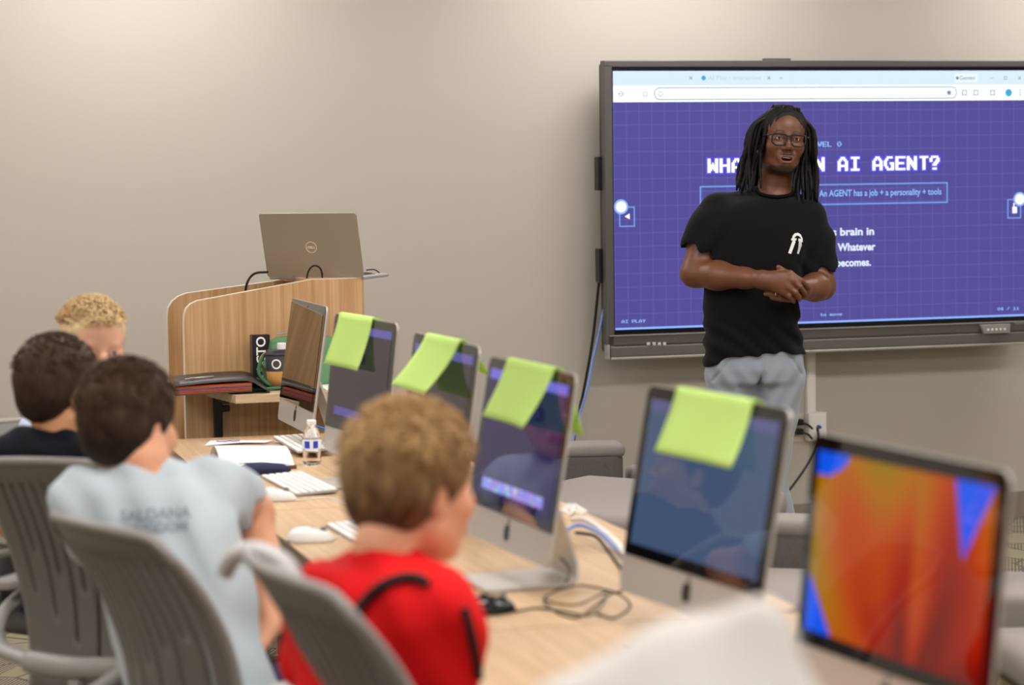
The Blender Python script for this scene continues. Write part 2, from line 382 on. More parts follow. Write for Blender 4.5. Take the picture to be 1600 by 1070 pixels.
e_white = emi('screen_white', 'f6fbff', 1.15); e_pale = emi('screen_pale_blue', 'd9edfb', 1.05); e_grey = emi('screen_grey', '7f9aa8', .9)
e_blue = emi('screen_light_blue', '8fb4ff', 1.1); e_cyan = emi('screen_cyan_text', '93c4ff', 1.0); e_line = emi('screen_box_line', '78a4f0', 1.0)
e_glow = emi('screen_text_glow', '6c66ee', .95); e_glow2 = emi('screen_text_glow_wide', '5750b8', .95)
zt0 = 0; zt1 = tvuv(957, 134)[1]; zt2 = tvuv(957, 160)[1]
b = MB(); rect(b, 0, zt0-.001, TW, zt1); b.build('browser_tab_strip', e_pale, tv)
b = MB(); rect(b, 0, zt1, TW, zt2); b.build('browser_toolbar', e_white, tv)
zb = tvuv(957, 513.5)[1]
b = MB(); rect(b, 0, -TH, TW, -TH+.008, YS); b.build('progress_line', e_blue, tv)
b = MB()
def ring(mb, x0, z0, x1, z1, t, y=YS-.001, r=None):
    if r is None:
        rect(mb, x0, z0, x1, z0-t, y); rect(mb, x0, z1, x1, z1+t, y); rect(mb, x0, z0, x0+t, z1, y); rect(mb, x1-t, z0, x1, z1, y); return
    P = rrect(abs(x1-x0), abs(z0-z1), r, 8, (x0+x1)/2, (z0+z1)/2); Q = rrect(abs(x1-x0)-2*t, abs(z0-z1)-2*t, r-t, 8, (x0+x1)/2, (z0+z1)/2); n = len(P)
    mb.add([(a, y, c) for a, c in P]+[(a, y, c) for a, c in Q], [(i, (i+1) % n, (i+1) % n+n, i+n) for i in range(n)])
x0, z0 = tvuv(1020, 137); x1, z1 = tvuv(1492, 154)
ring(b, x0, z0, x1, z1, .003, r=.024)
def disc(mb, cx, cz, r, y=YS-.001, n=20): mb.add([(cx+r*math.cos(2*PI*k/n), y, cz+r*math.sin(2*PI*k/n)) for k in range(n)], [tuple(range(n))])
for px in (968, 1006, 1030): # back, reload, site icons
    cx, cz = tvuv(px, 147); ring(b, cx-.010, cz+.010, cx+.010, cz-.010, .002, r=.009)
cx, cz = tvuv(968, 147); rect(b, cx-.012, cz+.001, cx+.012, cz-.001, YS-.0015)
for px in (1504, 1522, 1548):
    cx, cz = tvuv(px, 145); ring(b, cx-.011, cz+.011, cx+.011, cz-.011, .003)
for dz in (-.01, 0, .01):
    cx, cz = tvuv(1591, 145); disc(b, cx, cz+dz, .003)
cx, cz = tvuv(1480, 145); b.add([(cx+(.014 if k % 2 == 0 else .007)*math.sin(PI*k/5), YS-.001, cz+(.014 if k % 2 == 0 else .007)*math.cos(PI*k/5)) for k in range(10)], [tuple(range(10))])
cx, cz = tvuv(1218, 122); rect(b, cx-.008, cz+.001, cx+.008, cz-.001); rect(b, cx-.001, cz+.008, cx+.001, cz-.008)
for px in (1077, 1199, 1590):
    cx, cz = tvuv(px, 122)
    for s_ in (-1, 1): b.box((cx, YS-.001, cz), (.018, .0006, .0025), M=Matrix.Rotation(s_*PI/4, 3, 'Y'))
cx, cz = tvuv(1547, 122); rect(b, cx-.008, cz+.001, cx+.008, cz-.001)
cx, cz = tvuv(1568, 122); ring(b, cx-.007, cz+.007, cx+.007, cz-.007, .002)
b.build('browser_icons', e_grey, tv)
b = MB(); cx, cz = tvuv(1507, 122); rect(b, cx-.055, cz+.018, cx+.055, cz-.018); b.build('browser_button', e_white, tv)
cx, cz = tvuv(1492, 125); text_wall('browser_button_text', 'Gemini', .026, cx+.012, cz, YS-.001, e_grey, tv)
b = MB(); disc(b, cx+.003, cz+.008, .007, YS-.001); b.build('browser_button_icon', e_grey, tv)
b = MB(); cx, cz = tvuv(1573, 145); disc(b, cx, cz, .016, YS-.001); b.build('profile_badge', emi('badge_cyan', '4cb0dd', 1), tv)
b = MB(); cx, cz = tvuv(1097, 122); disc(b, cx, cz, .010, YS-.001); b.build('tab_icon', MATS['badge_cyan'], tv)

G = {'A': '0111000 1101100 1100011 1100011 1111111 1100011 1100011', 'B': '', 'E': '1111111 1100000 1100000 1111110 1100000 1100000 1111111',
 'G': '0011110 0110000 1100000 1100111 1100011 0110011 0011111', 'H': '1100011 1100011 1100011 1111111 1100011 1100011 1100011', 'I': '0111111 0001100 0001100 0001100 0001100 0001100 0111111',
 'L': '1100000 1100000 1100000 1100000 1100000 1100000 1111111', 'N': '1100011 1110011 1111011 1111111 1101111 1100111 1100011', 'P': '1111110 1100011 1100011 1100011 1111110 1100000 1100000',
 'S': '0111100 1100110 1100000 0111110 0000011 1100011 0111110', 'T': '0111111 0001100 0001100 0001100 0001100 0001100 0001100', 'V': '1100011 1100011 1100011 1110111 0111110 0011100 0001000',
 'W': '1100011 1100011 1101011 1111111 1111111 1110111 1100011', 'Y': '0110011 0110011 0110011 0011110 0001100 0001100 0001100', '?': '0111110 1100011 1100111 0001110 0011100 0000000 0011100',
 '0': '0011100 0100110 1100011 1100011 1100011 0110010 0011100', '1': '0001100 0011100 0001100 0001100 0001100 0001100 0111111', '4': '0001110 0011110 0110110 1100110 1111111 0000110 0000110',
 '/': '0000011 0000110 0001100 0011000 0110000 1100000 0000000', 't': '0011000 0011000 1111110 0011000 0011000 0011000 0001110', 'o': '0000000 0000000 0111110 1100011 1100011 1100011 0111110',
 'm': '0000000 0000000 1111110 1101011 1101011 1101011 1101011', 'v': '0000000 0000000 1100011 1100011 0110110 0011100 0001000', 'e': '0000000 0000000 0111110 1100011 1111111 1100000 0111110',
 ' ': '0000000 '*7}
G['A'] = '0011100 0110110 1100011 1100011 1111111 1100011 1100011'
def pixtext(mb, txt, x, z, cell, y=YS-.0015, grow=0, czs=1.0):
    ch = cell*czs
    for ch_ in txt:
        rows = G[ch_].split()
        for r_, row in enumerate(rows):
            c = 0
            while c < 7:
                if row[c] == '1':
                    e = c
                    while e < 7 and row[e] == '1': e += 1
                    rect(mb, x+c*cell-grow, z-r_*ch+grow, x+e*cell+grow, z-(r_+1)*ch-grow, y, .0004); c = e
                else: c += 1
        x += 8*cell
    return x
hx0, hz0 = tvuv(1103, 248); hx1, _ = tvuv(1465, 243); _, hz1 = tvuv(1103, 270)
cell = (hx1-hx0)/(20*8-1); czs = (hz0-hz1)/7/cell
HT = 'WHAT IS AN AI AGENT?'
xw = hx0; e_head = emi('headline_white', 'ffffff', 1.35)
for wd in HT.split():
    b = MB(); pixtext(b, wd, xw, hz0, cell, YS-.0004, .012, czs); b.build('headline_outer_glow', e_glow2, tv)
    b = MB(); pixtext(b, wd, xw, hz0, cell, YS-.0012, .0055, czs); b.build('headline_glow', e_glow, tv)
    b = MB(); xw = pixtext(b, wd, xw, hz0, cell, YS-.0022, 0, czs)+8*cell; b.build('headline_word', e_head, tv)
b = MB(); x1_, z_ = tvuv(1312, 221); c_ = (tvuv(1312, 221)[0]-tvuv(1267, 222)[0])/(6*8-1)
pixtext(b, 'LEVEL 0', x1_-(7*8-1)*c_, z_, c_, czs=1.1); b.build('level_text', e_cyan, tv)
b = MB(); xa, za = tvuv(969, 499.5); xb, _ = tvuv(1006, 498); pixtext(b, 'AI PLAY', xa, za, (xb-xa)/55, czs=1.0); b.build('footer_text', e_cyan, tv)
b = MB(); xa, za = tvuv(1555.5, 480); xb, _ = tvuv(1589, 480); pixtext(b, '04 / 11', xa, za, (xb-xa)/55); b.build('page_number', e_cyan, tv)
b = MB(); xa, za = tvuv(1279, 489); xb, _ = tvuv(1313, 488); pixtext(b, 'to move', xa, za, (xb-xa)/55); b.build('hint_text', e_cyan, tv)
b = MB(); xa, za = tvuv(1091, 291); xb, zb_ = tvuv(1478, 284); xc, zc_ = tvuv(1478, 315); ring(b, xa, (za+zb_)/2, xb, zc_-.005, .006)
for (pa, pb) in (((965, 323), (990, 354)), ((1571, 311), (1592.5, 341))):
    p, q = tvuv(*pa); r_, s_ = tvuv(*pb); ring(b, p, q, r_, s_, .005)
b.build('slide_boxes', e_line, tv)
b = MB()
for px, py in ((968, 323), (1590, 311)):
    cx, cz = tvuv(px, py); disc(b, cx, cz, .023, YS-.004); b.build('touch_point', e_white, tv); b = MB()
    disc(b, cx, cz, .031, YS-.003); b.build('touch_point_halo', e_blue, tv); b = MB()
cx, cz = tvuv(978, 338); b.add([(cx-.012, YS-.002, cz), (cx+.010, YS-.002, cz+.012), (cx+.010, YS-.002, cz-.012)], [(0, 1, 2)]); b.build('slide_arrow', e_white, tv); b = MB()
cx, cz = tvuv(1582, 325); rect(b, cx-.010, cz+.006, cx+.012, cz-.022, YS-.002); rect(b, cx-.006, cz+.022, cx, cz+.004, YS-.002); b.build('hand_cursor', e_white, tv); b = MB()
cx, cz = tvuv(1268, 299); disc(b, cx-.004, cz+.012, .009, YS-.002); rect(b, cx-.016, cz-.002, cx+.009, cz-.02, YS-.002)
b.build('person_icon', e_white, tv)
def line_fit(name, txt, pxl, pxr, pyb, size_px, m, bold=.0):
    xa, za = tvuv(pxl, pyb); xb, _ = tvuv(pxr, pyb); h = size_px/378.*1.0
    me = text_mesh(txt, h, bold); xs_ = [v.co.x for v in me.vertices]; w0 = max(xs_)-min(xs_); k = (xb-xa)/w0
    for v in me.vertices: v.co = Vector((xa+(v.co.x-min(xs_))*k, YS-.002, v.co.y+za))
    me.materials.clear(); return link(name, me, m, tv)
line_fit('sentence_text', 'An AGENT has a job + a personality + tools', 1277, 1468, 307, 14.5, e_cyan, .0006)
e_txt = emi('screen_body_text', 'dfe9ff', 1.1)
for i, (t_, l_, r_, y_) in enumerate((('ts brain in', 1291, 1363, 368), ('n. Whatever', 1293, 1365, 392), ('becomes.', 1304, 1358, 416))): line_fit('body_text', t_, l_, r_, y_, 17, e_txt, .0014)
# faint tab and address text
line_fit('tab_text', 'AI Play · interactive', 1104, 1186, 125, 10, emi('screen_faint_text', 'c2d8e4', 1), 0)
# ports and control pad
b = MB()
for px in (1009, 1018, 1026, 1034):
    cx, cz = tvuv(px, 536); b = MB(); b.box((cx, -.031, cz), (.014, .004, .012)); b.build('port', mat('port_light', 'c9c6c0', .4), tv)
cx, cz = tvuv(1548, 513.5); b = MB(); b.prism([(-.072, .022), (.072, .022), (.068, -.018), (-.055, -.018)], -.045, -.028); o = b.build('control_pad', mat('pad_grey', '8f8b86', .4), tv, .002, loc=(cx, 0, cz))
b = MB()
for k in range(-2, 3): b.lathe([(0, 0), (.005, 0), (.005, .003), (0, .003)], 10, (k*.02+.002, 0, 0))
me = b.mesh()
for v in me.vertices: v.co = Vector((v.co.x, -.046-v.co.z, v.co.y))
link('button', me, mat('button_white', 'e8e8e8', .4), o)
cx, cz = tvuv(1590, 506); text_wall('maker_mark', 'newline', .022, cx-.03, cz, -.0265, m_silver, tv)
b = MB(); b.box((TW/2-.2, .03, bz+.005), (.12, .03, .012)); b.build('top_sensor', m_frame, tv, .003)
b = MB(); b.box((TW/2, .11, -TH/2), (.7, .11, .5)); b.build('wall_bracket', m_black, tv, .003)
for z_ in (-.42, -.80): b = MB(); b.box((-bz-.006, .04, z_), (.02, .05, .14)); b.build('side_latch', m_black, tv, .003)

def wall_local(px, py, t=0.0):
    r = ray(px, py); n = wn; o = WO + wn*t
    k = Vector((o.x, o.y, 0)).dot(n)/Vector((r.x, r.y, 0)).dot(n); return Vector((0, 0, CAM_Z))+r*k
# conduit, box, outlet
m_white = mat('white_plastic', 'ece8e2', .45)
def wall_box(name, label, cat, px0, py0, px1, py1, depth, m, bev=.003, t=0):
    a_ = wall_local(px0, py0, depth); b_ = wall_local(px1, py1, depth); c_ = (a_+b_)/2 - wn*depth
    w_ = abs((b_-a_).dot(wa)); h_ = abs(b_.z-a_.z); root = thing(name, label, cat, (c_.x, c_.y, c_.z), YAW)
    mb = MB(); mb.box((0, -depth/2, 0), (w_, depth, h_)); return root, mb, w_, h_
root, mb, w_, h_ = wall_box('cable_conduit', 'white vertical cable cover on the wall below the big display', 'conduit', 1261, 520, 1275, 645, .025, m_white)
mb.build('cover', m_white, root, .002)
b = MB(); b.box((0, -.0255, 0), (w_*.7, .003, h_*.995)); b.build('channel_lid', m_white, root, .001)
root, mb, w_, h_ = wall_box('junction_box', 'white square wall box at the foot of the cable cover', 'outlet box', 1264, 645, 1292, 688, .05, m_white)
mb.build('box_body', m_white, root, .005); b = MB(); b.box((0, -.052, 0), (w_*.8, .004, h_*.86)); b.build('face_plate', m_white, root, .0015)
b = MB(); b.lathe([(0, 0), (.009, 0), (.007, .02), (0, .02)], 12); me = b.mesh()
for v in me.vertices: v.co = Vector((v.co.x, -.054-v.co.z, v.co.y))
link('socket', me, mat('blue_socket', '4a4aa8', .4), root)
root, mb, w_, h_ = wall_box('wall_outlet', 'beige double outlet plate with black plugs beside the white wall box', 'outlet', 1234, 646, 1256, 690, .008, m_white)
mb.build('plate', mat('beige_plate', 'c9bfab', .5), root, .002)
for k in (.35, -.2):
    b = MB(); b.box((0, -.025, k*h_*.6), (.034, .035, .026)); b.tube(cat_curve([(0, -.04, k*h_*.6), (.03, -.055, k*h_*.6-.01), (.055, -.05, k*h_*.6-.03), (.06, -.03, 0), (.05, -.02, .04)]), .005, 8)
    b.build('plug', m_black, root, .002)

# hanging cables
def cable(name, label, pts, r, m, n=8):
    mb = MB(); c = pts[0]; mb.tube([Vector(p)-Vector(c) for p in cat_curve(pts, n)], r, 8)
    o = mb.build(name, m, None, smooth=True, loc=c); return tag(o, label, 'cable')
m_blueC = mat('blue_cable', '7d9be0', .5)
cable('cable', 'black cable hanging from the left side of the big display', [wall_local(941, 400, .1), wall_local(936, 440, .1), wall_local(926, 530, .09), wall_local(912, 610, .08), wall_local(900, 665, .08), wall_local(889, 760, .1), wall_local(880, 830, .2)], .006, m_black)
cable('cable', 'blue cable hanging beside the black one left of the display', [wall_local(944, 480, .12), wall_local(936, 520, .12), wall_local(926, 565, .11), wall_local(917, 610, .11), wall_local(905, 650, .1), wall_local(893, 700, .12), wall_local(884, 760, .13), wall_local(875, 830, .23)], .0055, m_blueC)
cable('cable', 'black cable drooping from the white wall box to the floor', [wall_local(1277, 668, .11), wall_local(1279, 690, .11), wall_local(1268, 715, .16), wall_local(1245, 750, .2), wall_local(1222, 778, .25), wall_local(1195, 800, .3)], .0055, m_black)
cable('cable', 'short black cable tail hanging under the big display', [wall_local(1305, 532, .1), wall_local(1325, 536, .1), wall_local(1340, 545, .12), wall_local(1352, 541, .11), wall_local(1362, 533, .1)], .008, m_black)

# ------------------------------------------------------------------ tables
T = Vector((.27, -.963, 0)).normalized(); Nn = Vector((-.963, -.27, 0)).normalized(); TC = Vector((-.063, 5.353, 0))
TY = math.atan2(T.y, T.x)
m_top = wood('oak_laminate_top', 'dcbb93', 'c8a57c', 'x', 1.0, .42)
m_edge = mat('grey_edge_band', '6f675f', .5); m_leg = mat('table_leg_grey', '4b4a4a', .4, metal=.5)
TZ = .7366
def tpt(s, n, z=TZ): return TC + T*s + Nn*n + Vector((0, 0, z))
m_topedge = mat('tan_edge_band', '8d7a66', .5)
for i, (s0, s1, dn) in enumerate(((-2.52, -.815, 0), (-.81, .895, 0), (.90, 2.6, .02))):
    c = tpt((s0+s1)/2, .005+dn, 0)
    lab = ('long oak-topped table at the far end, under the first two computers', 'middle oak-topped table with the black mouse on it', 'nearest oak-topped table, under the computer with the orange wallpaper')[i]
    tb = thing('computer_table', lab, 'table', c, TY, None); Lx = s1-s0
    b = MB(); b.prism(rrect(Lx, .785, .05), TZ-.002, TZ, 'xy'); b.build('tabletop', m_top, tb)
    b = MB(); b.prism(rrect(Lx, .785, .05), TZ-.032, TZ-.002, 'xy'); b.build('edge_band', m_topedge, tb)
    for sx in (-1, 1):
        b = MB(); x = sx*(Lx/2-.12); b.box((x, 0, .02), (.06, .62, .03)); b.box((x, 0, .37), (.06, .09, .68)); b.box((x, 0, .695), (.05, .55, .018)); b.build('leg', m_leg, tb, .004)

# ------------------------------------------------------------------ computers
m_alu = mat('brushed_aluminium', 'c9c5be', .38, metal=.55, spec=.5); m_glass = mat('black_screen_glass', '060607', .035, spec=.8, coat=.3)
def glossy_emit(name, build):
    m = mat(name, '050507', .04, spec=.6, coat=.0); nt = m.node_tree; bs = nt.nodes['Principled BSDF']
    out = build(nt); nt.links.new(out, bs.inputs['Emission Color']); bs.inputs['Emission Strength'].default_value = 1; return m
def flat_content(base, menu, dock, dockcols=False):
    def f(nt):
        N = nt.nodes.new; l = nt.links.new; tc = N('ShaderNodeTexCoord'); sp = N('ShaderNodeSeparateXYZ'); l(tc.outputs['Object'], sp.inputs[0])
        def ge(v, inp, op='GREATER_THAN'):
            a = N('ShaderNodeMath'); a.operation = op; a.inputs[1].default_value = v; l(inp, a.inputs[0]); return a.outputs[0]
        def mix(fac, a, b_):
            m = N('ShaderNodeMix'); m.data_type = 'RGBA'; l(fac, m.inputs[0])
            if isinstance(a, tuple): m.inputs[6].default_value = a
            else: l(a, m.inputs[6])
            if isinstance(b_, tuple): m.inputs[7].default_value = b_
            else: l(b_, m.inputs[7])
            return m.outputs[2]
        c = mix(ge(.113, sp.outputs[2]), (*lin(base), 1), (*lin(menu), 1))
        if dock:
            ab = N('ShaderNodeMath'); ab.operation = 'ABSOLUTE'; l(sp.outputs[0], ab.inputs[0])
            m1 = N('ShaderNodeMath'); m1.operation = 'MULTIPLY'; l(ge(.19, ab.outputs[0], 'LESS_THAN'), m1.inputs[0]); l(ge(-.095, sp.outputs[2], 'LESS_THAN'), m1.inputs[1])
            m2 = N('ShaderNodeMath'); m2.operation = 'MULTIPLY'; l(m1.outputs[0], m2.inputs[0]); l(ge(-.118, sp.outputs[2]), m2.inputs[1])
            dc = (*lin(dock), 1)
            if dockcols:
                v = N('ShaderNodeTexVoronoi'); v.inputs['Scale'].default_value = 45; l(tc.outputs['Object'], v.inputs['Vector']); dc = mix(ge(.5, v.outputs['Distance'], 'LESS_THAN'), dc, v.outputs['Color'])
                bc = N('ShaderNodeMix'); bc.data_type = 'RGBA'; bc.inputs[0].default_value = .45; bc.inputs[7].default_value = (*lin(dock), 1); l(dc, bc.inputs[6]); dc = bc.outputs[2]
            c = mix(m2.outputs[0], c, dc)
        return c
    return f
def ventura(nt):
    N = nt.nodes.new; l = nt.links.new; tc = N('ShaderNodeTexCoord'); sp = N('ShaderNodeSeparateXYZ'); l(tc.outputs['Object'], sp.inputs[0])
    X, Z = sp.outputs[0], sp.outputs[2]
    def ma(op, a, b_=None):
        m = N('ShaderNodeMath'); m.operation = op
        for i, v in enumerate((a, b_)):
            if v is None: continue
            if isinstance(v, (int, float)): m.inputs[i].default_value = v
            else: l(v, m.inputs[i])
        return m.outputs[0]
    # petal coordinate: angle about a point near the bottom centre
    dx = ma('SUBTRACT', X, .05); dz = ma('ADD', Z, .20); an = ma('ARCTAN2', dx, dz)
    bend = ma('MULTIPLY', ma('MULTIPLY', dz, dz), 2.2); u = ma('ADD', an, ma('MULTIPLY', bend, ma('SIGN', an)))
    w1 = ma('SINE', ma('MULTIPLY', u, 9)); w2 = ma('SINE', ma('ADD', ma('MULTIPLY', u, 5), ma('MULTIPLY', dz, 7)))
    nzn = N('ShaderNodeTexNoise'); nzn.inputs['Scale'].default_value = 5; nzn.inputs['Detail'].default_value = 1; l(tc.outputs['Object'], nzn.inputs['Vector'])
    s_ = ma('ADD', ma('MULTIPLY', w1, .09), ma('ADD', ma('MULTIPLY', w2, .10), ma('ADD', ma('MULTIPLY', ma('ABSOLUTE', dx), .75), ma('ADD', ma('MULTIPLY', dz, 1.9), ma('ADD', ma('MULTIPLY', X, -.5), ma('SUBTRACT', ma('MULTIPLY', nzn.outputs['Fac'], .40), .31))))))
    rp = N('ShaderNodeValToRGB'); cr_ = rp.color_ramp; cr_.elements[0].position = .0; cr_.elements[0].color = (*lin('6e0a00'), 1)
    cr_.elements[1].position = .9; cr_.elements[1].color = (*lin('71801a'), 1)
    for p_, c_ in ((.18, '981a00'), (.36, 'b23e00'), (.55, 'a86400'), (.72, '8c7000')): e = cr_.elements.new(p_); e.color = (*lin(c_), 1)
    l(s_, rp.inputs[0])
    # blue gaps between the petals: top left, top right, bottom left
    def lt(a, b_): return ma('LESS_THAN', a, b_)
    def mul(*a):
        r_ = a[0]
        for q in a[1:]: r_ = ma('MULTIPLY', r_, q)
        return r_
    zt = ma('SUBTRACT', .134, Z)
    tl = lt(ma('ADD', ma('ADD', X, .238), ma('MULTIPLY', ma('MULTIPLY', zt, zt), 45)), .09)
    tl = mul(tl, lt(zt, .035))
    xr = ma('SUBTRACT', X, .16); tr = mul(lt(ma('MULTIPLY', zt, .30), ma('ADD', xr, .02)), lt(ma('ADD', ma('MULTIPLY', zt, .62), xr), .078))
    zb_ = ma('ADD', Z, .134); xl = ma('ADD', X, .238); bl = lt(ma('ADD', zb_, ma('MULTIPLY', xl, 1.1)), .085)
    mk = ma('MAXIMUM', tl, ma('MAXIMUM', tr, bl)); mx = N('ShaderNodeMix'); mx.data_type = 'RGBA'; l(mk, mx.inputs[0]); l(rp.outputs[0], mx.inputs[6]); mx.inputs[7].default_value = (*lin('0052e6'), 1)
    return mx.outputs[2]
BW, BH = .528, .385
def apple_poly(s=.02):
    P = []
    for k in range(40):
        a = 2*PI*k/40; r = 1-.12*math.cos(a*1)*0 - .16*math.exp(-((a-PI/2)/.35)**2) - .1*math.exp(-((a-3*PI/2)/.3)**2)
        x, z = .86*r*math.cos(a), r*math.sin(a)
        d = math.hypot(x-1.05, z-.1)
        if d < .42: x = 1.05-.42*(1.05-x)/max(d, .01)
        P.append((x*s, z*s))
    return P
def imac(idx, x, y, yaw, tilt, label, screen):
    r = thing('desktop_computer', label, 'computer', (x, y, TZ), yaw, 'all-in-one computers along the tables')
    zc = CAM_Z-.5964-TZ
    Mx = Matrix.Translation((0, 0, zc)) @ Matrix.Rotation(-tilt, 4, 'X')
    def put(mb, name, m, bev=0, sm_=False, par=r, seg=2):
        me = mb.mesh(name, bev, seg); me.transform(Mx); return link(name, me, m, par, smooth=sm_)
    b = MB(); ns = 6
    P = rrect(BW, BH, .022, 6); n = len(P); rings = []
    for (y_, k) in ((.0, 1), (.004, 1), (.006, .995), (.014, .90), (.03, .62), (.038, .3)): rings.append([(px*k, y_, pz*k) for px, pz in P])
    V = [p for rr in rings for p in rr]; F = [(i*n+j, i*n+(j+1) % n, (i+1)*n+(j+1) % n, (i+1)*n+j) for i in range(len(rings)-1) for j in range(n)] + [tuple(range(n)), tuple((len(rings)-1)*n+j for j in range(n))]
    b.add(V, F); put(b, 'body', m_alu)
    gh = BH*.825; gz = BH/2-gh/2
    b = MB(); b.prism(rrect(BW-.005, gh-.003, .018, 6, 0, gz, rs=[.019, .019, .001, .001]), -.0022, -.0002); put(b, 'screen_glass', m_glass)
    # display: own origin at its centre so its content sits in object space
    b = MB(); b.prism(rrect(.476, .268, .001), -.0006, 0); me = b.mesh()
    o = link('display', me, screen, r); o.matrix_local = Mx @ Matrix.Translation((0, -.0026, gz))
    b = MB(); P = apple_poly(.019); b.prism([(a, c-BH/2+.036) for a, c in P], -.0012, -.0002)
    b.prism([(a*.3+.004, c*.35-BH/2+.036+.024) for a, c in rrect(.02, .03, .009)], -.0012, -.0002); put(b, 'logo', m_black)
    b = MB(); b.prism(rrect(.006, .006, .0029, 4, 0, BH/2-.014), -.003, -.0021); put(b, 'camera_lens', m_black)
    # L-shaped foot
    prof = [(-.105, .0015), (-.02, .0025), (.06, .004), (.088, .010), (.098, .028), (.094, .06), (.062, .16), (.036, .235), (.022, .27)]
    prof = cat_curve([(0, p[0], p[1]) for p in prof], 4); V = []; 
    for i, p in enumerate(prof):
        t = (prof[min(i+1, len(prof)-1)]-prof[max(i-1, 0)]).normalized(); nn = Vector((0, -t.z, t.y)); hw = .098 if i < 14 else .098-.03*min(1, (i-14)/18)
        for sx in (-1, 1):
            for k in (0, 1): V.append(Vector((sx*hw, p.y, p.z))+nn*(.0065*k))
    L_ = len(prof); F = []
    for i in range(L_-1):
        a = i*4; c = a+4; F += [(a, c, c+1, a+1), (a+2, a+3, c+3, c+2), (a, a+2, c+2, c), (a+1, c+1, c+3, a+3)]
    F += [(0, 1, 3, 2), ((L_-1)*4, (L_-1)*4+2, (L_-1)*4+3, (L_-1)*4+1)]
    b = MB(); b.add(V, F); b.build('foot', m_alu, r)
    return r
scr_off = mat('display_off_glass', '060608', .03, spec=.8, coat=.3)
IM = [(-.645, 7.367, -1.288, .146), (-.417, 6.532, -1.189, .113), (-.182, 5.703, -1.251, .138), (.009, 4.934, -1.240, .169), (.326, 4.213, -1.167, .179), (.533, 3.368, -1.192, .101)]
LB = ['silver desktop computer with a blank dark screen mirroring the lectern, no paper on top', 'silver desktop computer right of the clear water bottle, second from the lectern', 'silver desktop computer mostly hidden behind the red-shirted boy, third from the lectern',
      'silver desktop computer with a violet screen and row of app icons, fourth from the lectern', 'silver desktop computer with a slate blue screen under a wide green paper', 'nearest silver desktop computer showing orange and blue petal wallpaper']
SC = [scr_off, glossy_emit('display_mauve', flat_content('261c2a', '544e98', '48438a')), glossy_emit('display_mauve_dark', flat_content('221824', '544e98', '48438a')),
      glossy_emit('display_violet', flat_content('1a1548', '6a62cc', '8a88e0', True)), glossy_emit('display_slate', flat_content('3f5270', '565680', None)), glossy_emit('display_petals', ventura)]
for i, p in enumerate(IM): imac(i, *p, LB[i], SC[i])

# green paper name tents folded over the top edge of four computers
m_green = mat('neon_green_paper', 'daf594', .8, spec=.1)
_nt = m_green.node_tree; _tr = _nt.nodes.new('ShaderNodeBsdfTranslucent'); _tr.inputs[0].default_value = (*lin('c8f268'), 1); _ms = _nt.nodes.new('ShaderNodeMixShader'); _ms.inputs[0].default_value = .35
_nt.links.new(_nt.nodes['Principled BSDF'].outputs[0], _ms.inputs[1]); _nt.links.new(_tr.outputs[0], _ms.inputs[2]); _nt.links.new(_ms.outputs[0], _nt.nodes['Material Output'].inputs[0])
m_ink = mat('marker_ink', '1d2a1d', .8)
def tent(i, u0, u1, drop, out, back, skew, label, crease=0, words=()):
    x, y, yaw, tilt = IM[i]; zc = CAM_Z-.5964
    r = thing('paper_name_tent', label, 'paper', (x, y, zc), yaw, 'neon green papers hanging on the computers')
    Mx = Matrix.Rotation(-tilt, 4, 'X'); nu, nv = 12, 18; V = []; prof = []
    # profile from front bottom up, over the edge, and down the back
    for k in range(11):
        t = k/10; prof.append((-.006-out*(1-t)**1.4, BH/2+.003-drop*(1-t)))
    for k in range(1, 5): prof.append((-.006+.018*k/4, BH/2+.003+.003*math.sin(PI*k/4)))
    for k in range(1, 8): t = k/7; prof.append((.012+.055*t**.8, BH/2+.003-back*t))
    for (yy, zz) in prof:
        fr = (BH/2-zz)/drop if yy < 0 else 0
        for j in range(nu+1):
            u = u0+(u1-u0)*j/nu + skew*fr + (0 if yy <= .012 else (yy-.012)*.8)
            w_ = .004*math.sin(j/nu*PI*1.5+fr*2)*fr + crease*max(0, j/nu-.5)*fr
            V.append((u*BW, yy-w_, zz))
    n = nu+1; F = [(a*n+j, a*n+j+1, (a+1)*n+j+1, (a+1)*n+j) for a in range(len(prof)-1) for j in range(nu)]
    b = MB(); b.add(V, F); me = b.mesh(); me.transform(Mx)
    o = link('folded_sheet', me, m_green, r, smooth=True); md = o.modifiers.new('s', 'SOLIDIFY'); md.thickness = .0006
    for wd, fz in words:      # marker lettering on the side that faces the screen
        tm_ = text_mesh(wd, .042, .0014, 0, 1.1, 'CENTER'); tm_.materials.clear()
        for v in tm_.vertices:
            zz = BH/2+.003-drop*fz+v.co.y; t_ = 1-(BH/2+.003-zz)/drop; fr = (BH/2-zz)/drop
            v.co = Vector(((-v.co.x)+((u0+u1)/2+skew*fr)*BW, -.006-out*max(0, 1-t_)**1.4+.0062, zz))
        tm_.transform(Mx); link('marker_writing', tm_, m_ink, o)
    return r
tent(1, -.40, .15, .145, .022, .02, -.04, 'neon green paper over the computer beside the water bottle', 0, (('ROYALS', .9),))
tent(2, -.28, .25, .135, .055, .07, -.10, 'neon green paper slanting left over the third computer from the lectern')
tent(3, -.26, .29, .128, .028, .125, -.03, 'creased neon green paper over the violet computer screen', .03, (('CESAR', .5), ('ROYALS', .9)))
tent(4, -.27, .27, .120, .022, .05, -.0, 'widest neon green paper, over the slate blue screen')

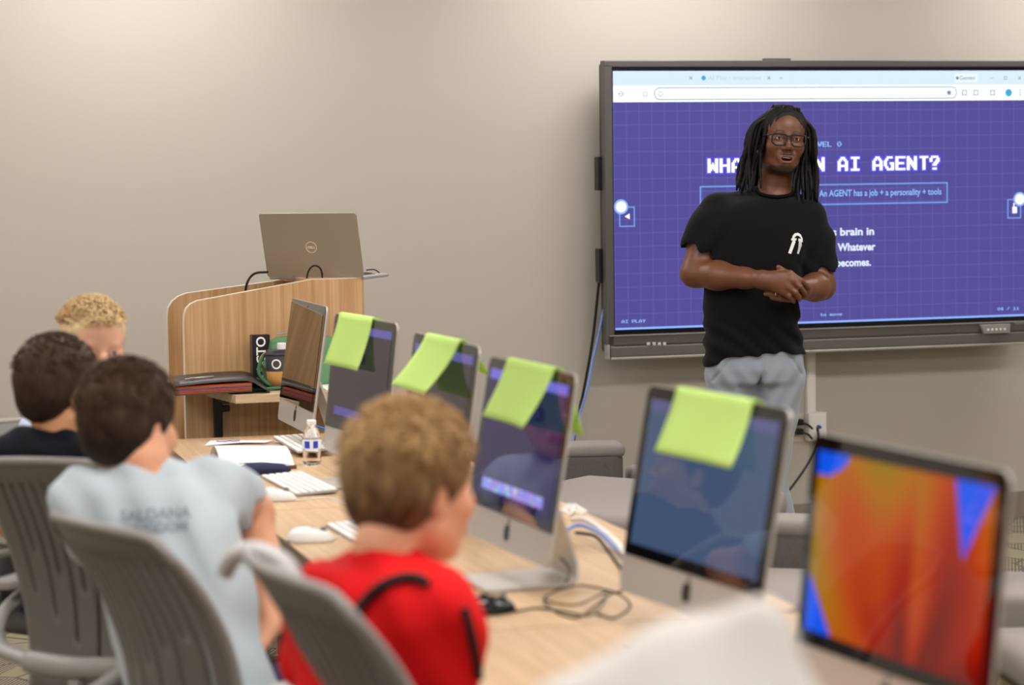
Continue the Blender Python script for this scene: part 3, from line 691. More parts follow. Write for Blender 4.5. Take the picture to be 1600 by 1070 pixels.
# ------------------------------------------------------------------ desk things
m_key = mat('white_keys', 'f2f0ec', .5); m_kb = mat('keyboard_base', 'a5a29c', .4, metal=.4)
def put_px(px, py, z=TZ): return onz(px, py, z)
def keyboard(c, rz, label, lenx=.42, cols=17):
    r = thing('keyboard', label, 'keyboard', (c.x, c.y, max(TZ, c.z)), rz, 'white keyboards on the tables')
    b = MB(); b.box((0, 0, .006), (lenx, .115, .006), M=Matrix.Rotation(.05, 3, 'X')); b.build('base', m_kb, r, .002)
    b = MB(); cw = (lenx-.012)/cols
    for row in range(6):
        yy = -.048+row*.0192
        cc = 0
        while cc < cols:
            wdt = 5 if (row == 0 and cc == 4) else 1
            b.box((-lenx/2+.006+cw*(cc+wdt/2), yy, .0105+.05*yy), (cw*wdt-.0040, .0150, .004)); cc += wdt
    b.build('keys', m_key, r, .0008, 1); return r
keyboard(onz(474, 702, TZ)+Vector((0, 0, .0125)), TY, 'white keyboard in front of the dark-screened computer, partly behind the bottle')
c4 = [onz(410, 748, TZ), onz(465, 780, TZ), onz(531, 769, TZ), onz(465, 735, TZ)]
keyboard(sum(c4, Vector())/4+Vector((.0, -.02, 0)), TY+.05, 'white keyboard in the clear on the table in front of the bottle')
keyboard(onz(575, 838, TZ)+T*.02, TY+.03, 'white keyboard whose corner shows left of the red-shirted boy\'s head')
keyboard(onz(640, 905, TZ)+Nn*-.0+T*.05, TY, 'white keyboard behind the shoulder of the red-shirted boy, beside the black mouse')
def mouse(c, rz, m, label, L_=.113, w_=.062, h_=.032):
    r = thing('computer_mouse', label, 'mouse', (c.x, c.y, TZ), rz)
    b = MB(); n = 24; k = 10; V = []
    for i in range(k+1):
        f = i/k; z = h_*math.sin(f*PI/2)**1.1*.92+.002; q = math.cos(f*PI/2)**.55
        for j in range(n):
            a = 2*PI*j/n; V.append((L_/2*q*math.cos(a)*(1), w_/2*q*math.sin(a)*(1-.08*math.cos(a)), z*(1-.12*math.cos(a)*1)))
    F = [(i*n+j, i*n+(j+1) % n, (i+1)*n+(j+1) % n, (i+1)*n+j) for i in range(k) for j in range(n)] + [tuple(range(n))[::-1]]
    b.add(V, F); b.build('shell', m, r, smooth=True)
    b = MB(); b.lathe([(0, -.004), (.006, -.004), (.008, 0), (.006, .004), (0, .004)], 14); me = b.mesh(); me.transform(Matrix.Translation((L_*.27, 0, h_*.86))@Matrix.Rotation(PI/2, 4, 'X')); link('scroll_wheel', me, mat('wheel_grey', '777777', .5), r, smooth=True)
    return r
mw = mat('white_gloss_plastic', 'f4f2ee', .25, coat=.3)
mouse(onz(485, 846, TZ), .0, mw, 'white mouse alone at the table edge, between the grey-shirted and red-shirted boys')
mouse(onz(430, 782, TZ), -.1, mw, 'white mouse beside the arm of the boy in the pale grey shirt')
mouse(onz(762, 958, TZ), .35, mat('black_gloss', '0b0b0c', .15, coat=.4), 'black mouse with coiled cord on the table', .115, .065, .036)
def dcable(label, pix, r, m, z=TZ, name='cable'):
    pts = [onz(p[0], p[1], z+r+(p[2] if len(p) > 2 else 0)) for p in pix]; return cable(name, label, pts, r, m)
m_wc = mat('white_cable', 'e9e6df', .5)
dcable('black mouse cord looped on the table right of the black mouse', [(805, 955), (840, 950), (880, 955), (925, 960, .01), (948, 925, .02), (900, 945, .012), (850, 935, .02), (900, 915, .012), (960, 925), (985, 945), (960, 965), (930, 958)], .0022, m_black)
dcable('thin black cord curling by the foot of the violet computer', [(875, 870, .08), (890, 890, .05), (880, 915), (850, 940), (900, 965), (950, 930), (985, 920)], .002, m_black)
dcable('white mouse cord running back from the lone white mouse', [(508, 845), (530, 838), (550, 832), (575, 812)], .0018, m_wc)
dcable('white mouse cord behind the white keyboard', [(452, 782), (480, 780), (515, 778), (545, 790), (580, 800)], .0018, m_wc)
dcable('thick bundled white and blue cords behind the violet computer', [(895, 812, .03), (915, 812, .045), (940, 828, .03), (965, 850, .01), (985, 880)], .007, m_wc)
dcable('blue network cord behind the violet computer', [(882, 830, .03), (905, 820, .04), (935, 832, .03), (955, 850, .01), (975, 870), (990, 900)], .0045, m_blueC)
dcable('black power cord behind the violet computer', [(900, 832, .02), (930, 838, .02), (950, 860), (965, 880), (985, 905)], .004, m_black)
dcable('blue network cord behind the dark-screened computer', [(485, 663, .05), (500, 668, .04), (512, 672, .03), (520, 690)], .004, mat('bright_blue_cable', '2b74d8', .5))
# clump of clear zip bag / cable tie
b = MB()
for k in range(7):
    a = k*.9; b.tube(cat_curve([(.0, 0, 0), (.02*math.cos(a), .02*math.sin(a), .02), (.035*math.cos(a+1), .035*math.sin(a+1), .012), (.01*math.cos(a+2), .01*math.sin(a+2), .03)]), .003, 6)
tag(b.build('cable_tie_bundle', mw, None, smooth=True, loc=onz(893, 808, TZ+.035)), 'bright white knot of wrapped cable behind the violet computer', 'cable tie')

# water bottle
bt = thing('water_bottle', 'small clear plastic water bottle with white cap and blue label', 'bottle', (-.584, 6.971, TZ))
m_pet = mat('clear_plastic', 'ffffff', .03, trans=1, ior=1.25, spec=.5); m_lab = mat('label_white', 'f0f2f7', .5); m_labb = mat('label_blue', '2348c8', .5)
pr = [(0, .004), (.018, 0), (.025, .003), (.027, .012), (.0255, .022), (.027, .030), (.0255, .038), (.027, .046), (.027, .078), (.0255, .083), (.024, .093), (.017, .108), (.0115, .114), (.0115, .120)]
b = MB(); b.lathe(pr, 36); o = b.build('bottle_body', m_pet, bt, smooth=True)
b = MB(); b.lathe([(.0274, .048), (.0276, .049), (.0276, .074), (.0274, .075)], 36); b.build('label', m_lab, bt, smooth=True)
b = MB()
for a0, a1 in ((-2.35, -1.72), (-1.35, -.80), (.4, 1.2), (2.0, 2.7)):
    n = 8; V = [(.0280*math.cos(a0+(a1-a0)*k/n), .0280*math.sin(a0+(a1-a0)*k/n), z) for k in range(n+1) for z in (.051, .072)]
    b.add(V, [(2*k, 2*k+2, 2*k+3, 2*k+1) for k in range(n)])
b.build('label_print', m_labb, bt)
b = MB(); b.lathe([(0, .131), (.0125, .131), (.0138, .129), (.0138, .118), (.0122, .1175), (0, .1175)], 28); b.build('cap', m_white, bt, smooth=False)

# loose cards and open notebook, pouch
pc = thing('paper_card', 'white folded card with purple handwriting near the lectern end of the table', 'paper', onz(358, 691, TZ), TY)
b = MB(); b.add([(-.06, -.05, .002), (.07, -.09, .001), (.075, .03, .006), (-.03, .06, .001), (.01, .14, .002), (.09, .10, .004)], [(0, 1, 2, 3), (3, 2, 5, 4)]); b.build('sheet', mat('lilac_white_paper', 'ece4f0', .8), pc)
b = MB(); b.tube(cat_curve([(0, -.04, .0055), (.02, -.02, .006), (.0, 0, .005), (.03, .01, .0068), (.02, .03, .0065)]), .0014, 5); b.build('handwriting', mat('purple_ink', '6b4aa8', .7), pc)
nb = thing('open_notebook', 'open notebook with a curling white page beside the boy in pale grey', 'notebook', onz(392, 727, TZ), TY)
V = []; n = 14
for i in range(n+1):
    t = i/n
    for j in (-1, 1): V.append((-.13+.26*t, j*.105, .012+.05*math.sin(PI*t)**1.2*(1 if j < 0 else .8)))
b = MB(); b.add(V, [(2*i, 2*i+2, 2*i+3, 2*i+1) for i in range(n)]); o = b.build('page', mat('page_white', 'f4f1ec', .8), nb, smooth=True); o.modifiers.new('s', 'SOLIDIFY').thickness = .002
b = MB(); b.box((0, 0, .006), (.27, .22, .010)); b.build('cover', mat('notebook_cover', '6b3f3a', .7), nb, .002)
pp = onz(413, 743, TZ); pen = thing('pencil_pouch', 'navy blue pencil pouch beside the white keyboard', 'pouch', pp, -.1)
b = MB(); b.tube([(-.075, 0, .016), (-.05, 0, .018), (0, 0, .019), (.05, 0, .018), (.075, 0, .015)], [.008, .017, .018, .017, .008], 14); b.build('fabric_body', mat('navy_fabric', '27304e', .8), pen, smooth=True)
b = MB(); b.tube([(-.07, 0, .035), (0, 0, .038), (.07, 0, .033)], .0022, 6); b.build('zipper', m_silver, pen)

# ------------------------------------------------------------------ lectern
def lp(px, py, d=8.2): return at(px, py, d)
LO = at(568, 435, 8.2)   # top right corner of near panel
lect = thing('lectern', 'light oak lectern with sloping sides and a small fold-out side shelf', 'lectern', (LO.x, LO.y, 0), YAW)
m_oak = wood('oak_laminate_panel', 'd8b083', 'bb9160', 'z', .8, .5); m_bandl = mat('pale_edge_band', 'd9cdbb', .5)
def lloc(px, py, y0=0.0):
    "intersection with the plane local y = y0 of the lectern"
    r = ray(px, py); p0 = Vector((LO.x, LO.y, 0)) - wn*y0; k = Vector((p0.x, p0.y, 0)).dot(wn)/Vector((r.x, r.y, 0)).dot(wn)
    p = Vector((0, 0, CAM_Z))+r*k - Vector((LO.x, LO.y, 0)); q = Matrix.Rotation(-YAW, 3, 'Z')@p; return q.x, q.z
def panel(name, pix, y0, th=.022):
    P = [lloc(*p, y0) for p in pix]; P = [P[0]] + P[1:]; xl = P[-1][0]; poly = [(P[0][0], .02)] + P + [(xl, .02)]
    b = MB(); b.prism(poly, y0, y0+th); o = b.build(name, m_oak, lect)
    mb = MB(); e = [Vector((a, y0+th/2, c)) for a, c in [(P[0][0], P[0][1])]+P]; e = e+[Vector((xl, y0+th/2, .02))]
    for i in range(len(e)-1):
        d = e[i+1]-e[i]
        if d.length < .004: continue
        an = math.atan2(d.z, d.x); mb.box((e[i]+e[i+1])/2, (d.length+.001, th+.001, .0025), M=Matrix.Rotation(-an, 3, 'Y'))
    mb.build('edge_band', m_bandl, o); return P
nearp = panel('side_panel', [(568, 434), (487, 436.5), (308, 470), (298, 475), (291, 482), (288, 492), (287, 505)], 0.0)
farp = panel('side_panel', [(540, 431), (488, 431), (292, 458), (279, 463), (269, 471), (263, 481), (261.5, 495)], .50)
b = MB(); topz = nearp[0][1]
xr = nearp[0][0]; xl = nearp[-1][0]
b.box((xr-.105, .26, topz-.008), (.205, .476, .020)); b.build('work_surface', m_oak, lect, .002)
b = MB(); b.box((xr-.30, .26, .55), (.02, .478, 1.0)); b.build('back_panel', m_oak, lect)
# fold-out shelf on near panel
sx0, sz0 = lloc(318, 590, 0); 
SZ = .868
def onl(px, py, z):
    p = onz(px, py, z)-Vector((LO.x, LO.y, 0)); q = Matrix.Rotation(-YAW, 3, 'Z')@p; return q
pL = onl(318, 606, SZ); pF = onl(345, 612, SZ)
shelf_poly = [(pL.x+.01, 0), (pL.x, pL.y+.05), (pL.x+.05, -.30), (xr-.06, -.30), (xr-.03, -.26), (xr-.03, 0)]
b = MB(); b.prism([(a, c) for a, c in shelf_poly], SZ-.028, SZ, 'xy'); b.build('side_shelf', wood('oak_shelf', 'd8c3a4', 'c4a982', 'x', 1, .5), lect, .002)
bx, bz_ = lloc(339, 620, 0)
for xx in (bx, xr-.1):
    b = MB(); b.box((xx, -.012, SZ-.028-.075), (.028, .022, .15)); b.box((xx, -.09, SZ-.034), (.022, .16, .010)); b.box((xx+.020, -.01, SZ-.07), (.04, .014, .02))
    b.build('shelf_bracket', m_black, lect, .003)
for sx in (xl+.05, xr-.05):
    b = MB(); b.lathe([(0, 0), (.02, 0), (.02, .02), (0, .02)], 12, (sx, .0+.011, 0)); b.lathe([(0, 0), (.02, 0), (.02, .02), (0, .02)], 12, (sx, .511, 0)); b.build('glide', m_black, lect)
def ltop(px, py, yl=.2, z=None):
    q = lloc(px, py, yl); return q
lm = Matrix.Translation((LO.x, LO.y, 0)) @ Matrix.Rotation(YAW, 4, 'Z')
# laptop
zs_ = topz-.039
lx0, lz0 = lloc(417, 429, .06); lx1, _ = lloc(567, 429, .06)
lc = lm @ Vector(((lx0+lx1)/2+.020, .10, zs_-.010))
lap = thing('laptop', 'open grey laptop seen from behind on top of the lectern', 'laptop', lc, -.30)
m_lap = mat('laptop_grey', 'a39684', .4, metal=.35)
hw = .176
b = MB(); b.box((.0, .105, topz+.010-zs_), (2*hw, .235, .012)); b.build('base', mat('laptop_silver', 'b9b6b3', .4, metal=.4), lap, .004)
b = MB(); b.box((0, .105, topz+.0165-zs_), (.30, .10, .002)); b.build('keyboard', m_black, lap)
tl = Matrix.Translation((0, -.028, topz+.014-zs_)) @ Matrix.Rotation(.30, 4, 'X') @ Matrix.Rotation(.0, 4, 'Y')
b = MB(); b.prism(rrect(2*hw, .228, .008, 4, 0, .114), 0, .007); me = b.mesh(bev=.001); me.transform(tl); lid = link('lid', me, m_lap, lap)
b = MB(); b.prism(rrect(2*hw-.01, .218, .004, 4, 0, .114), .007, .0076); me = b.mesh(); me.transform(tl); link('lid_screen', me, emi('laptop_screen_glow', '6a62b0', .8), lap)
m_dell = mat('logo_cream', 'e9d9b4', .4)
b = MB(); P = [(.019*math.cos(2*PI*k/32), .019*math.sin(2*PI*k/32)) for k in range(33)]; b.tube([(a-.0, -.0008, c+.107) for a, c in P], .0011, 6, cap=False); me = b.mesh(); me.transform(tl); link('logo_ring', me, m_dell, lid)
me = text_mesh('DELL', .012, .0004, .0003, 1.05, 'CENTER'); me.materials.clear(); 
for v in me.vertices: v.co = Vector((v.co.x, -.0010-v.co.z, v.co.y+.1028))
me.transform(tl); link('logo_text', me, m_dell, lid)
def lcable(label, pts, r, m=m_black): return cable('cable', label, [lm @ Vector(p) for p in pts], r, m)
xq = lambda px, py, y: (lambda q: (q[0], y, q[1]))(lloc(px, py, y))
lcable('black charging cable leaving the left of the laptop over the lectern side', [xq(418, 425, .12), xq(402, 426, .16), xq(393, 431, .2), xq(387, 440, .26), xq(384, 452, .3), xq(384, 470, .32)], .0045)
lcable('black cable looping up in front of the laptop lid', [xq(479, 445, .03), xq(480, 430, .03), xq(484, 420, .02), xq(491, 415, .015), xq(499, 418, .02), xq(503, 427, .03), xq(504, 446, .04)], .0032)
lcable('thin black cables poking out on the right of the laptop', [xq(540, 432, .1), xq(560, 427, .15), xq(580, 427, .2), xq(596, 431, .2), xq(590, 424, .2), xq(583, 421, .2), xq(572, 422, .2)], .0022)

# shelf goods (placed in lectern frame)
def on_shelf(px, yl): return lm @ Vector((lloc(px, 595, yl)[0], yl, SZ))
# accordion folder
fo = on_shelf(344, -.14); fol = thing('expanding_file', 'black expanding file with rainbow coloured pockets on the lectern shelf', 'folder', (fo.x, fo.y, SZ), YAW-.06); fol.scale = (.86, 1, .86)
cols = ['6a7288', 'e0902e', 'ea6a4a', '98a4d8', 'e2604e', '8f9ad0', 'f0b040', 'dd5548']
for k, c_ in enumerate(cols):
    z0 = .003+k*.0044; t = k/8
    b = MB(); b.add([(-.185, -.135, z0), (.10, -.135, z0+.006), (.125, .10, z0+.004), (-.16, .10, z0), (-.19, -.138, z0+.0033), (.10, -.138, z0+.009), (.125, .10, z0+.009), (-.16, .10, z0+.0033)],
        [(0, 1, 2, 3), (4, 5, 6, 7), (0, 1, 5, 4), (1, 2, 6, 5), (2, 3, 7, 6), (3, 0, 4, 7)]); b.build('pocket', mat('pocket_'+c_, c_, .6), fol)
b = MB(); nx = 12; V = []
for i in range(nx+1):
    t = i/nx; x = -.19+.36*t; z = .041+.012*math.sin(t*2.4)-(.045*max(0, t-.80)/.2)
    V += [(x+.0, -.15+.02*t, z), (x+.02, .11, z+.012)]
b.add(V, [(2*i, 2*i+2, 2*i+3, 2*i+1) for i in range(nx)]); o = b.build('cover_flap', mat('black_vinyl', '3a3634', .42), fol, smooth=True); o.modifiers.new('s', 'SOLIDIFY').thickness = .003
b = MB(); b.tube([(-.14, -.06, .056), (-.08, -.05, .0600), (-.03, -.04, .0615)], .0035, 8); b.lathe([(0, 0), (.009, 0), (.009, .003), (0, .003)], 14, (-.115, -.055, .0585)); b.build('clasp', m_silver, fol, smooth=True)
# x-acto box
q = lloc(405, 555, -.03)
xb = thing('product_box', 'small black carton with white lettering standing behind the file', 'box', lm @ Vector((q[0], -.05, SZ)), YAW)
b = MB(); b.box((0, 0, .088), (.060, .035, .176)); b.build('carton', mat('black_card', '151413', .5), xb, .001)
b = MB(); b.box((-.0305, 0, .088), (.0008, .034, .174)); b.build('carton_side', mat('grey_card', '5c5751', .6), xb)
me = text_mesh('X-ACTO', .044, .0008, .0003); me.materials.clear()
wt = max(v.co.x for v in me.vertices)
for v in me.vertices: v.co = Vector((-v.co.y+.014, -.0178-v.co.z, v.co.x+.170-wt))
link('lettering', me, mat('print_white', 'f2f0ec', .5), xb)
# green bag
q = lloc(430, 560, -.08); gb = thing('green_bag', 'soft green zip pouch with straps slumped behind the coffee cup', 'bag', lm @ Vector((lloc(470, 560, -.08)[0], -.075, SZ)), YAW)
s = SDF(); s.loft([(0, 0, 0, .125, .05), (.06, 0, 0, .13, .055), (.13, .01, 0, .12, .045), (.175, .01, .0, .10, .02)], p=3, cap=.02)
s.disp = lambda P: .004*nz(P, 40)
link('bag_body', s.mesh('bag', .006), mat('green_canvas', '5f8a63', .85, bump=.2, bscale=300), gb)
b = MB(); b.tube(cat_curve([(-.10, -.04, .12), (-.14, -.07, .11), (-.16, -.09, .06), (-.13, -.10, .02), (-.08, -.11, .01), (-.17, -.14, .008), (-.26, -.13, .01)]), .006, 6, flat=1.0); b.build('strap', mat('green_canvas_dark', '3f6b49', .85), gb, smooth=True)
b = MB(); b.tube(cat_curve([(-.12, -.05, .05), (-.15, -.06, .09), (-.13, -.06, .12), (-.10, -.05, .10), (-.115, -.05, .06)]), .0045, 6); b.build('brass_clip', mat('brass', 'b09a50', .35, metal=.7), gb, smooth=True)
b = MB(); b.tube([(-.08, -.01, .178), (.01, -.012, .183), (.09, -.01, .176)], .003, 6); b.build('zip', m_silver, gb)
# coffee cup
cq = on_shelf(434, -.16); cup = thing('coffee_cup', 'paper coffee cup with dark lid and brown cardboard sleeve', 'cup', (cq.x, cq.y, SZ))
b = MB(); b.lathe([(0, 0), (.029, 0), (.041, .115), (.041, .117), (0, .117)], 32); b.build('cup_body', mat('cup_slate', '4a4a55', .5), cup, smooth=True)
b = MB(); b.lathe([(.0305, .012), (.0328, .012), (.0375, .062), (.0355, .062)], 32); b.build('sleeve', mat('kraft_sleeve', 'b08048', .8), cup, smooth=True)
b = MB(); b.lathe([(0, .132), (.034, .132), (.036, .124), (.0435, .122), (.0445, .115), (.0425, .114)], 32); b.build('lid', mat('lid_dark', '2d2e35', .4), cup, smooth=True)
b = MB(); P = []
for rr in (.0115, .0165):
    for k in range(24):
        a = 2*PI*k/24; zz = .087+rr*math.sin(a); an = -PI/2+rr*math.cos(a)/.04; R_ = .0385+.0105*(zz-.062)/.055*.3+.0012; R_ = .029+.012*zz/.115+.0012; P.append((R_*math.cos(an), R_*math.sin(an), zz))
b.add(P, [(k, (k+1) % 24, 24+(k+1) % 24, 24+k) for k in range(24)]); b.build('round_badge', mat('print_white', 'f2f0ec'), cup)
q = on_shelf(441, -.135); sb = thing('white_tub', 'little white-capped tub behind the coffee cup', 'bottle', q)
b = MB(); b.lathe([(0, 0), (.018, 0), (.018, .13), (0, .13)], 20); b.build('tub_body', mat('tub_dark', '33353c', .5), sb, smooth=True); b = MB(); b.lathe([(0, .152), (.014, .152), (.015, .150), (.015, .131), (0, .131)], 20); b.build('cap', m_white, sb)
q = on_shelf(520, -.16); pf = MB(); pf.box((0, 0, .004), (.14, .2, .006)); tag(pf.build('paper_pad', mat('page_white', 'f4f1ec'), None, .001, loc=(q.x, q.y, SZ), rz=YAW+.2), 'white paper pad on the shelf behind the dark-screened computer', 'paper')

# ------------------------------------------------------------------ heads, hands, people
def np3(v): return np.array([v[0], v[1], v[2]], float)
def head_R(yaw, pitch=0, roll=0):
    "head frame: +x to the head's own left..right as seen by viewer facing it, -y is the face direction. yaw turns face about z (0 = facing -y)"
    return np.array(Matrix.Rotation(yaw, 3, 'Z') @ Matrix.Rotation(roll, 3, 'Y') @ Matrix.Rotation(pitch, 3, 'X'))
def add_head(s, o, R, sc=1.0, kid=False, open_=False):
    s.frame(o, R, sc); fw_ = 1.06 if kid else 1
    s.ell((0, .012, .036), (.077, .097, .083), .02)
    s.ell((0, -.030, .036), (.064, .062, .068), .03)
    s.ell((0, -.028, -.045), (.060*fw_, .062, .068), .03)
    for q in (-1, 1):
        s.rc((q*(.050 if kid else .045), .012, -.060), (q*.014, -.062, -.102), .020, .017, .03)
        s.ell((q*.042, -.062, -.030), (.024, .024, .024), .025)      # cheek
        s.ell((q*.078, .016, -.012), (.008, .017, .030), .008, rz=q*.35) # ear
        s.ell((q*.086, .010, -.012), (.006, .008, .016), .005, 'd')
    s.ell((0, -.070, -.102), (.022, .019, .018 if not kid else .015), .02)
    s.rc((-.034, -.080, .017), (.034, -.080, .017), .0105, None, .014)
    for q in (-1, 1):
        s.ell((q*.0315, -.101, -.001), (.0175, .0135, .0125), .010, 'd')
        s.ell((q*.0315, -.0775, -.001), (.0150, .0145, .0140), .004)
        s.ell((q*.0315, -.0935, -.001), (.0128, .0095, .0050), .0015, 'd')
    s.chain([(0, -.088, .008), (0, -.099, -.014), (0, -.108 if not kid else -.104, -.032)], [.0085, .0085, .0115], .010)
    for q in (-1, 1):
        s.ell((q*.0125, -.099, -.037), (.0095, .011, .0085), .006)
        s.ell((q*.0065, -.106, -.0455), (.0038, .006, .0035), .002, 'd')
    s.ell((0, -.086, -.068), (.032, .014, .026), .015)
    if open_:
        s.chain([(-.024, -.088, -.0685), (-.010, -.0985, -.0625), (0, -.0995, -.0640), (.010, -.0985, -.0625), (.024, -.088, -.0685)], [.003, .0048, .0044, .0048, .003], .003)
        s.chain([(-.023, -.087, -.0715), (-.010, -.096, -.084), (.010, -.096, -.084), (.023, -.087, -.0715)], [.003, .0058, .0058, .003], .003)
        s.ell((0, -.098, -.0735), (.0195, .018, .0068), .002, 'd')
    else:
        s.chain([(-.022, -.090, -.069), (-.008, -.0985, -.0655), (.008, -.0985, -.0655), (.022, -.090, -.069)], [.003, .0042, .0042, .003], .004)
        s.chain([(-.020, -.090, -.0735), (0, -.0975, -.077), (.020, -.090, -.0735)], [.003, .005, .003], .004)
    s.frame()
def add_eyes(root, o, R, sc, iris='3a2415', look=(0, 0)):
    R = Matrix(R.tolist()); o = Vector(o)
    for q in (-1, 1):
        c = o + R @ Vector((q*.0315, -.0775, -.001))*sc; b = MB(); b.lathe([(.0128*math.sin(PI*k/12)+1e-5, -.0128*math.cos(PI*k/12)) for k in range(13)], 20)
        e = b.build('eyeball', mat('eye_white', 'e6e0da', .15, coat=.5), root, smooth=True, loc=c); e.scale = (sc,)*3
        b = MB(); b.lathe([(0, -.0133), (.003, -.0131), (.0058, -.0118), (.0058, -.0112)], 18); me = b.mesh(); me.transform(Matrix.Rotation(PI/2+look[1], 4, 'X').inverted()); me.transform(Matrix.Rotation(look[0], 4, 'Z')); me.transform(R.to_4x4())
        link('iris', me, mat('iris_'+iris, iris, .15, coat=.5), e, smooth=True)
def hand(s, wrist, fwd_, dors, side, sc=1.0, curl=(.35, .6, .5), thumb=True):
    "generic relaxed hand; side=+1 puts the thumb at +x of the hand frame"
    f = Vector(fwd_).normalized(); d = Vector(dors); d = (d-f*d.dot(f)).normalized(); x = f.cross(d)
    R = np.array(Matrix((x, f, d)).transposed()); s.frame(np3(wrist), R, sc)
    s.rc((0, -.01, 0), (0, .025, 0), .024, .028, .015, sq=(1, 1, 1.3)); s.ell((0, .052, 0), (.042, .046, .016), .015)
    for i, (xx, L_, y0) in enumerate(((.031, .072, .086), (.011, .080, .092), (-.010, .075, .088), (-.029, .058, .078))):
        xx *= side; p = np.array([xx, y0-.02, 0.]); a = 0; pts = [p]; seg = (.02, L_*.45, L_*.31, L_*.24)
        for j, l_ in enumerate(seg):
            if j: a += curl[j-1]
            p = p+np.array([xx*.12, math.cos(a), -math.sin(a)])*l_; pts.append(p)
        s.chain(pts, [.0105, .0102, .0092, .0085, .0075], .004, .012)
    if thumb: s.chain([(.022*side, .012, -.006), (.046*side, .038, -.014), (.056*side, .062, -.022), (.055*side, .086, -.030)], [.016, .0135, .011, .0085], .006, .014)
    s.frame()

def skin_color(base, lip, o, R, sc, extra=None):
    base = np.array(lin(base)); lip = np.array(lin(lip)); o = np.array(o); 
    def f(P):
        q = ((P-o)@R)/sc; c = np.tile(base, (len(P), 1)); c *= (1+.06*nz(P, 35))[:, None]
        m = (1-sm(np.abs(q[:, 0]), .018, .026))*sm(q[:, 2], -.092, -.088)*(1-sm(q[:, 2], -.062, -.058))*(1-sm(q[:, 1], -.093, -.088))
        c = c*(1-m[:, None]*.8)+lip*m[:, None]*.8
        if extra is not None: c = extra(c, q, P)
        return c
    return f

# ---- the teacher
D0 = 8.36
teach = thing('person', 'standing man in black t-shirt, glasses and shoulder-length locs, hands clasped', 'person', (at(1190, 600, D0).x, D0, 0))
TO = np3(teach.location)
def tp(px, py, dy=0): return np3(at(px, py, D0+dy))-TO
HR = head_R(.10, -.06, .085); HO = tp(1222.5, 219, .0)
s = SDF()
add_head(s, HO, HR, .97, open_=True)
nb_ = tp(1208, 305, .035); s.rc(HO+HR@np.array([0, .03, -.055]), nb_, .056, .060, .03)
s.loft([(tp(1180, 575)[2], -.02, .0, .145, .095), (tp(1180, 500)[2], -.03, .0, .14, .09), (tp(1180, 400)[2], -.01, .0, .155, .10), (tp(1190, 335)[2], .01, .02, .165, .09), (tp(1200, 300)[2], .04, .03, .09, .06)], .03)
# legs and feet
hipL, hipR = tp(1145, 585, .01), tp(1216, 585, .01); 
kneeL = np.array([hipL[0]-.02, .0, .50]); kneeR = np.array([hipR[0]-.045, .02, .50])
ankL = np.array([hipL[0]-.05, .05, .09]); ankR = np.array([hipR[0]+.05, .03, .09])
for h_, k_, a_ in ((hipL, kneeL, ankL), (hipR, kneeR, ankR)):
    s.chain([h_, k_, a_], [.082, .055, .036], .03); s.rc(a_, a_+np.array([0, -.16, -.045]), .036, .03, .02)
# arms. image-left arm (his right)
shL, elL, wrL = tp(1116, 333, .03), tp(1085, 427, -.03), tp(1191, 437, -.20)
shR, elR, wrR = tp(1266, 340, .05), tp(1284, 447, .0), tp(1252, 452, -.175)
s.chain([shL, (shL+elL)/2, elL], [.058, .056, .047], .02); mid = elL+(wrL-elL)*.35+np.array([0, 0, .0])
s.chain([elL, mid, elL+(wrL-elL)*.75, wrL], [.045, .049, .034, .029], .02)
s.chain([shR, (shR+elR)/2, elR], [.058, .055, .046], .02); mid = elR+(wrR-elR)*.35
s.chain([elR, mid, elR+(wrR-elR)*.8, wrR], [.045, .047, .034, .029], .02)
# his right hand on top, back of hand to the camera
hd = -.215
def tq(px, py, dy): return tp(px, py, hd+dy)
kn = [tq(1234, 428, -.005), tq(1238, 438, -.014), tq(1231, 448, -.014), tq(1223, 455, -.008)]
for q_ in kn: s.rc(wrL, q_, .024, .0125, .016)
s.ell((wrL+kn[1])/2+np.array([.01, .004, -.006]), (.05, .02, .034), .015, ry=.35)
fing = [[kn[0], tq(1251, 438, -.006), tq(1259, 444, .004), tq(1264, 449, .008)], [kn[1], tq(1250, 448, -.018), tq(1256, 456, -.008), tq(1258, 462, .002)],
        [kn[2], tq(1243, 457, -.020), tq(1248, 464, -.012), tq(1249, 468, -.004)], [kn[3], tq(1233, 463, -.014), tq(1238, 468, -.008), tq(1240, 471, -.002)]]
for f_ in fing: s.chain(f_, [.0105, .0095, .0086, .0075], .003, .010)
